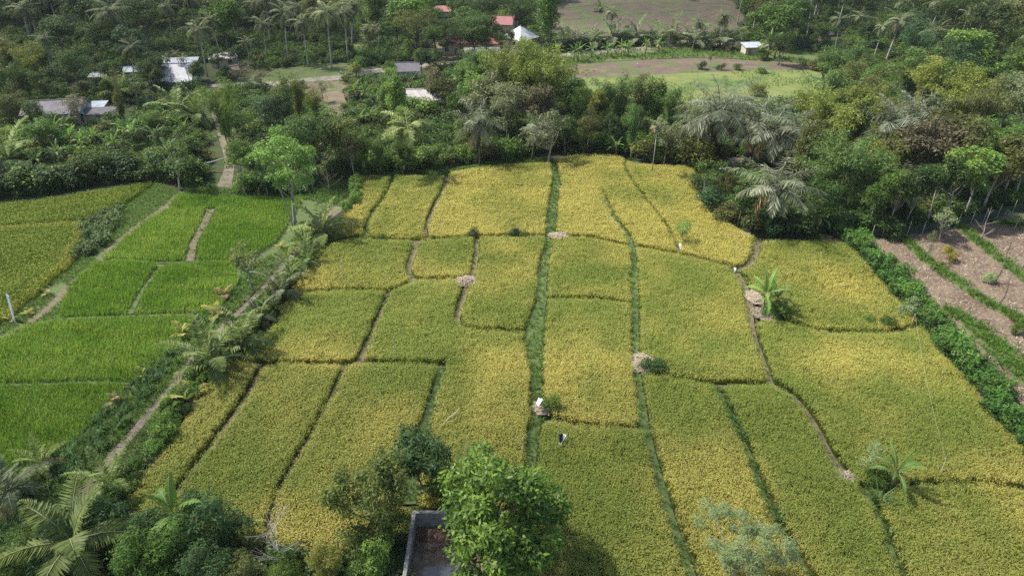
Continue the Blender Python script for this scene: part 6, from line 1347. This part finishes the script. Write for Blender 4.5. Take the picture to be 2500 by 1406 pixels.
for x, y in cand:
    if any(math.hypot(x - hx, y - hy) < 7.5 for hx, hy in HOUSES): continue
    px, py = proj(x, y, 4)
    if px < -160 or px > 2660 or py < -60: continue
    if nfill > 380: break
    z = vnoise(np.array([x]), np.array([y]), 22, 31)[0]; z2 = vnoise(np.array([x]), np.array([y]), 14, 57)[0]
    u = rngf.random()
    left, right, back = px < 850, px > 1900, py < 150
    if right and py > 190: kind = 'bamboo_clump' if z > .45 else 'broadleaf_tree'; mats = ['bamboo', 'olive', 'bambog', 'mid']
    elif back: kind = ('coconut_palm' if u < .30 else 'column_tree' if u < .42 else 'broadleaf_tree'); mats = ['dark', 'deep', 'dark', 'mid', 'olive']
    elif left: kind = ('banana_plant' if u < .14 and py > 260 else 'thin_tree' if u < .25 else 'coconut_palm' if u < .33 and py < 230 else 'broadleaf_tree'); mats = ['dark', 'deep', 'mid', 'dark', 'olive']
    else: kind = ('bamboo_clump' if u < .25 else 'slender_tree' if u < .45 else 'broadleaf_tree'); mats = ['dark', 'mid', 'olive', 'deep', 'bright']
    h = {'coconut_palm': rngf.uniform(11, 15), 'banana_plant': rngf.uniform(3.6, 5), 'bamboo_clump': rngf.uniform(8.5, 12.5), 'thin_tree': rngf.uniform(6, 9), 'slender_tree': rngf.uniform(7, 11), 'column_tree': rngf.uniform(9, 14), 'broadleaf_tree': rngf.uniform(6, 12.5)}[kind]
    if back and kind != 'coconut_palm': h *= 1.15
    if left and 250 < py < 460: h = min(h, rngf.uniform(3.5, 6.5))
    r = {'coconut_palm': 1.6, 'banana_plant': 1.3, 'thin_tree': 1.8, 'slender_tree': 1.7}.get(kind, .3 * h)
    d = np.hypot(PX - x, PY - y)
    if (d < (PR_ * .62 + r * .95)).any(): continue
    t0, b0 = proj(x, y, h), proj(x, y, 0); ppm = FPX / math.hypot(x, y, CAM_H); rw = r * ppm * .95
    if any(k[0] - rw < t0[0] < k[2] + rw and t0[1] < k[3] and b0[1] > k[3] - 4 for k in KEEP): continue
    mat = mats[int((z2 * .7 + rngf.random() * .5) * len(mats)) % len(mats)]
    if kind in ('coconut_palm', 'banana_plant'): mat = None if kind == 'coconut_palm' else 'banfar'
    plant(kind, x, y, h, mat=mat, ws=rngf.uniform(1.0, 1.4), phrase='auto')
    PX = np.append(PX, x); PY = np.append(PY, y); PR_ = np.append(PR_, r / .95); nfill += 1
print('fill trees', nfill, 'plants', len(ALL))

# undergrowth: one mass of low bushes under the trees
x, y = bbox_pts([tuple(p) for p in Wf if True], 2.0, .5, rngf)
k = (y < 360) & (np.abs(x) < 230)
for p in OP: k &= ~inpoly(x, y, p)
for r, w in roads: k &= dist_line(x, y, r) > w + 1.2
for hx, hy in HOUSES: k &= np.hypot(x - hx, y - hy) > 7.5
k &= dist_line(x, y, [tuple(p) for p in Wf], True) > .8
scatter('undergrowth', x[k], y[k], C_UNDER, rngf, -.2, .55, 1.35, .15, None, 'dense dark undergrowth filling the forest floor', 'undergrowth')
print('undergrowth', k.sum())

# ------------------------------------------------------------------ labels that single each plant out
ORD = ['', 'first', 'second', 'third', 'fourth', 'fifth', 'sixth', 'seventh', 'eighth', 'ninth', 'tenth', 'eleventh', 'twelfth', 'thirteenth', 'fourteenth', 'fifteenth', 'sixteenth', 'seventeenth', 'eighteenth', 'nineteenth', 'twentieth']
TENS = {2: 'twenty', 3: 'thirty', 4: 'forty', 5: 'fifty', 6: 'sixty', 7: 'seventy', 8: 'eighty', 9: 'ninety'}
def ordw(n):
    if n <= 20: return ORD[n]
    if n % 10 == 0: return TENS[n // 10][:-1] + 'ieth'
    return TENS[n // 10] + '-' + ORD[n % 10]
groups = {}
for a in ALL:
    if a['label']: continue
    px, py = proj(a['x'], a['y'], a['h'] * .6)
    a['px'] = px
    if a['phrase'] == 'auto':
        lm = min(LM, key=lambda q: math.hypot(q[0] - px, (q[1] - py) * 1.3))[2]
        nm = (MN.get(a['mat'], '') + ' ' + KN[a['kind']]).strip()
        if not a['o'].get('group'): a['o']['group'] = KN[a['kind']] + 's of the wooded valley' if a['kind'] != 'bush' else 'bushes of the wooded valley'
    else:
        nm, lm = a['phrase']
    groups.setdefault((nm, lm), []).append(a)
for (nm, lm), L in groups.items():
    L.sort(key=lambda a: a['px'])
    for i, a in enumerate(L):
        if len(L) == 1: s = '%s near %s, the only one there' % (nm, lm)
        elif i == 0: s = '%s near %s, leftmost of the %d there' % (nm, lm, len(L))
        elif i == len(L) - 1: s = '%s near %s, rightmost of the %d there' % (nm, lm, len(L))
        else: s = '%s near %s, %s from the left there' % (nm, lm, ordw(i + 1))
        a['o']['label'] = s

# ------------------------------------------------------------------ camera, light, air
cam = bpy.data.cameras.new('camera'); cam.sensor_width = 36; cam.lens = 36 * FPX / 2500; cam.clip_end = 5000; cam.clip_start = .5
co = link(bpy.data.objects.new('camera', cam)); co.location = (0, 0, CAM_H); co.rotation_euler = (PI / 2 - PITCH, 0, 0); scene.camera = co
SUN_EL, SUN_AZ = math.radians(54), math.radians(-68)      # azimuth from +Y towards +X: the sun stands at the left, a little behind the scene
sd = Vector((math.sin(SUN_AZ) * math.cos(SUN_EL), math.cos(SUN_AZ) * math.cos(SUN_EL), math.sin(SUN_EL)))
sl = bpy.data.lights.new('sun', 'SUN'); sl.energy = 5.0; sl.angle = math.radians(1.6); sl.color = (1, .955, .87)
so = link(bpy.data.objects.new('sun', sl)); so.rotation_euler = sd.to_track_quat('Z', 'Y').to_euler(); so.location = (-60, 40, 120)
w = bpy.data.worlds.new('World'); scene.world = w; w.use_nodes = True; nt = w.node_tree; nt.nodes.clear()
sk = nt.nodes.new('ShaderNodeTexSky'); sk.sky_type = 'NISHITA'; sk.sun_disc = False; sk.sun_elevation = SUN_EL; sk.sun_rotation = SUN_AZ
sk.air_density = 1.2; sk.dust_density = 2.5; sk.ozone_density = 1.0
bg = nt.nodes.new('ShaderNodeBackground'); bg.inputs[1].default_value = .125; ow = nt.nodes.new('ShaderNodeOutputWorld')
nt.links.new(sk.outputs[0], bg.inputs[0]); nt.links.new(bg.outputs[0], ow.inputs[0])
cm_ = bpy.data.materials.new('cloud vapour'); cm_.use_nodes = True; nt = cm_.node_tree; nt.nodes.clear(); o2 = nt.nodes.new('ShaderNodeOutputMaterial'); pv = nt.nodes.new('ShaderNodeVolumePrincipled')
pv.inputs['Color'].default_value = (1, 1, 1, 1); pv.inputs['Density'].default_value = .024; nt.links.new(pv.outputs[0], o2.inputs['Volume']); M['cloud'] = cm_
def cloud(gx, gy, rx, ry, rz, zc, label, seed):  # added out of view towards the sun, to dim the ground at gx, gy
    r = rg(seed); k = zc / sd.z; c = (gx + sd.x * k, gy + sd.y * k, zc); mb = MB(); nu, nv = 28, 14; vs = [(0, 0, -rz)]
    for j in range(1, nv):
        th = PI * j / nv - PI / 2
        for i in range(nu):
            a = 2 * PI * i / nu; q = 1 + .13 * math.sin(3 * a + seed) + .09 * math.sin(5 * a + 2 * seed + 3 * th) + .06 * math.sin(9 * a + 5 * th)
            vs.append((rx * q * math.cos(th) * math.cos(a), ry * q * math.cos(th) * math.sin(a), rz * q * math.sin(th)))
    vs.append((0, 0, rz)); fs = [(0, 1 + (i + 1) % nu, 1 + i) for i in range(nu)]
    fs += [(1 + j * nu + i, 1 + j * nu + (i + 1) % nu, 1 + (j + 1) * nu + (i + 1) % nu, 1 + (j + 1) * nu + i) for j in range(nv - 2) for i in range(nu)]
    fs += [(len(vs) - 1, 1 + (nv - 2) * nu + i, 1 + (nv - 2) * nu + (i + 1) % nu) for i in range(nu)]
    mb.add(vs, fs); return tag(mb.obj('cloud', 'cloud', None, True, c), label, 'cloud', 'unseen clouds added for shade', 'structure')
cloud(-110, 180, 70, 95, 11, 260, 'unseen cloud added to shade the left forest', 1)
cloud(10, 22, 110, 30, 8, 260, 'unseen cloud added to shade the front of the rice field', 2)
cloud(110, 265, 110, 62, 15, 260, 'unseen cloud added to shade the upper right forest', 3)
HAZE = True
if HAZE:
    hb = MB(); hb.box((0, 260, 24.5), (760, 720, 51)); ho = hb.obj('haze', [], None); tag(ho, 'thin bluish haze over the valley', 'haze', kind='stuff')
    hm = bpy.data.materials.new('haze'); hm.use_nodes = True; nt = hm.node_tree; nt.nodes.clear(); o2 = nt.nodes.new('ShaderNodeOutputMaterial'); pv = nt.nodes.new('ShaderNodeVolumePrincipled')
    pv.inputs['Color'].default_value = (.86, .92, 1, 1); pv.inputs['Density'].default_value = .00009; nt.links.new(pv.outputs[0], o2.inputs['Volume']); ho.data.materials.append(hm)
scene.view_settings.view_transform = 'Standard'; scene.view_settings.look = 'None'; scene.view_settings.exposure = 0.73
scene.cycles.use_denoising = False; scene.view_settings.gamma = 1
scene.render.engine = 'CYCLES'; scene.cycles.max_bounces = 6; scene.cycles.diffuse_bounces = 3; scene.cycles.transmission_bounces = 3; scene.cycles.volume_bounces = 0
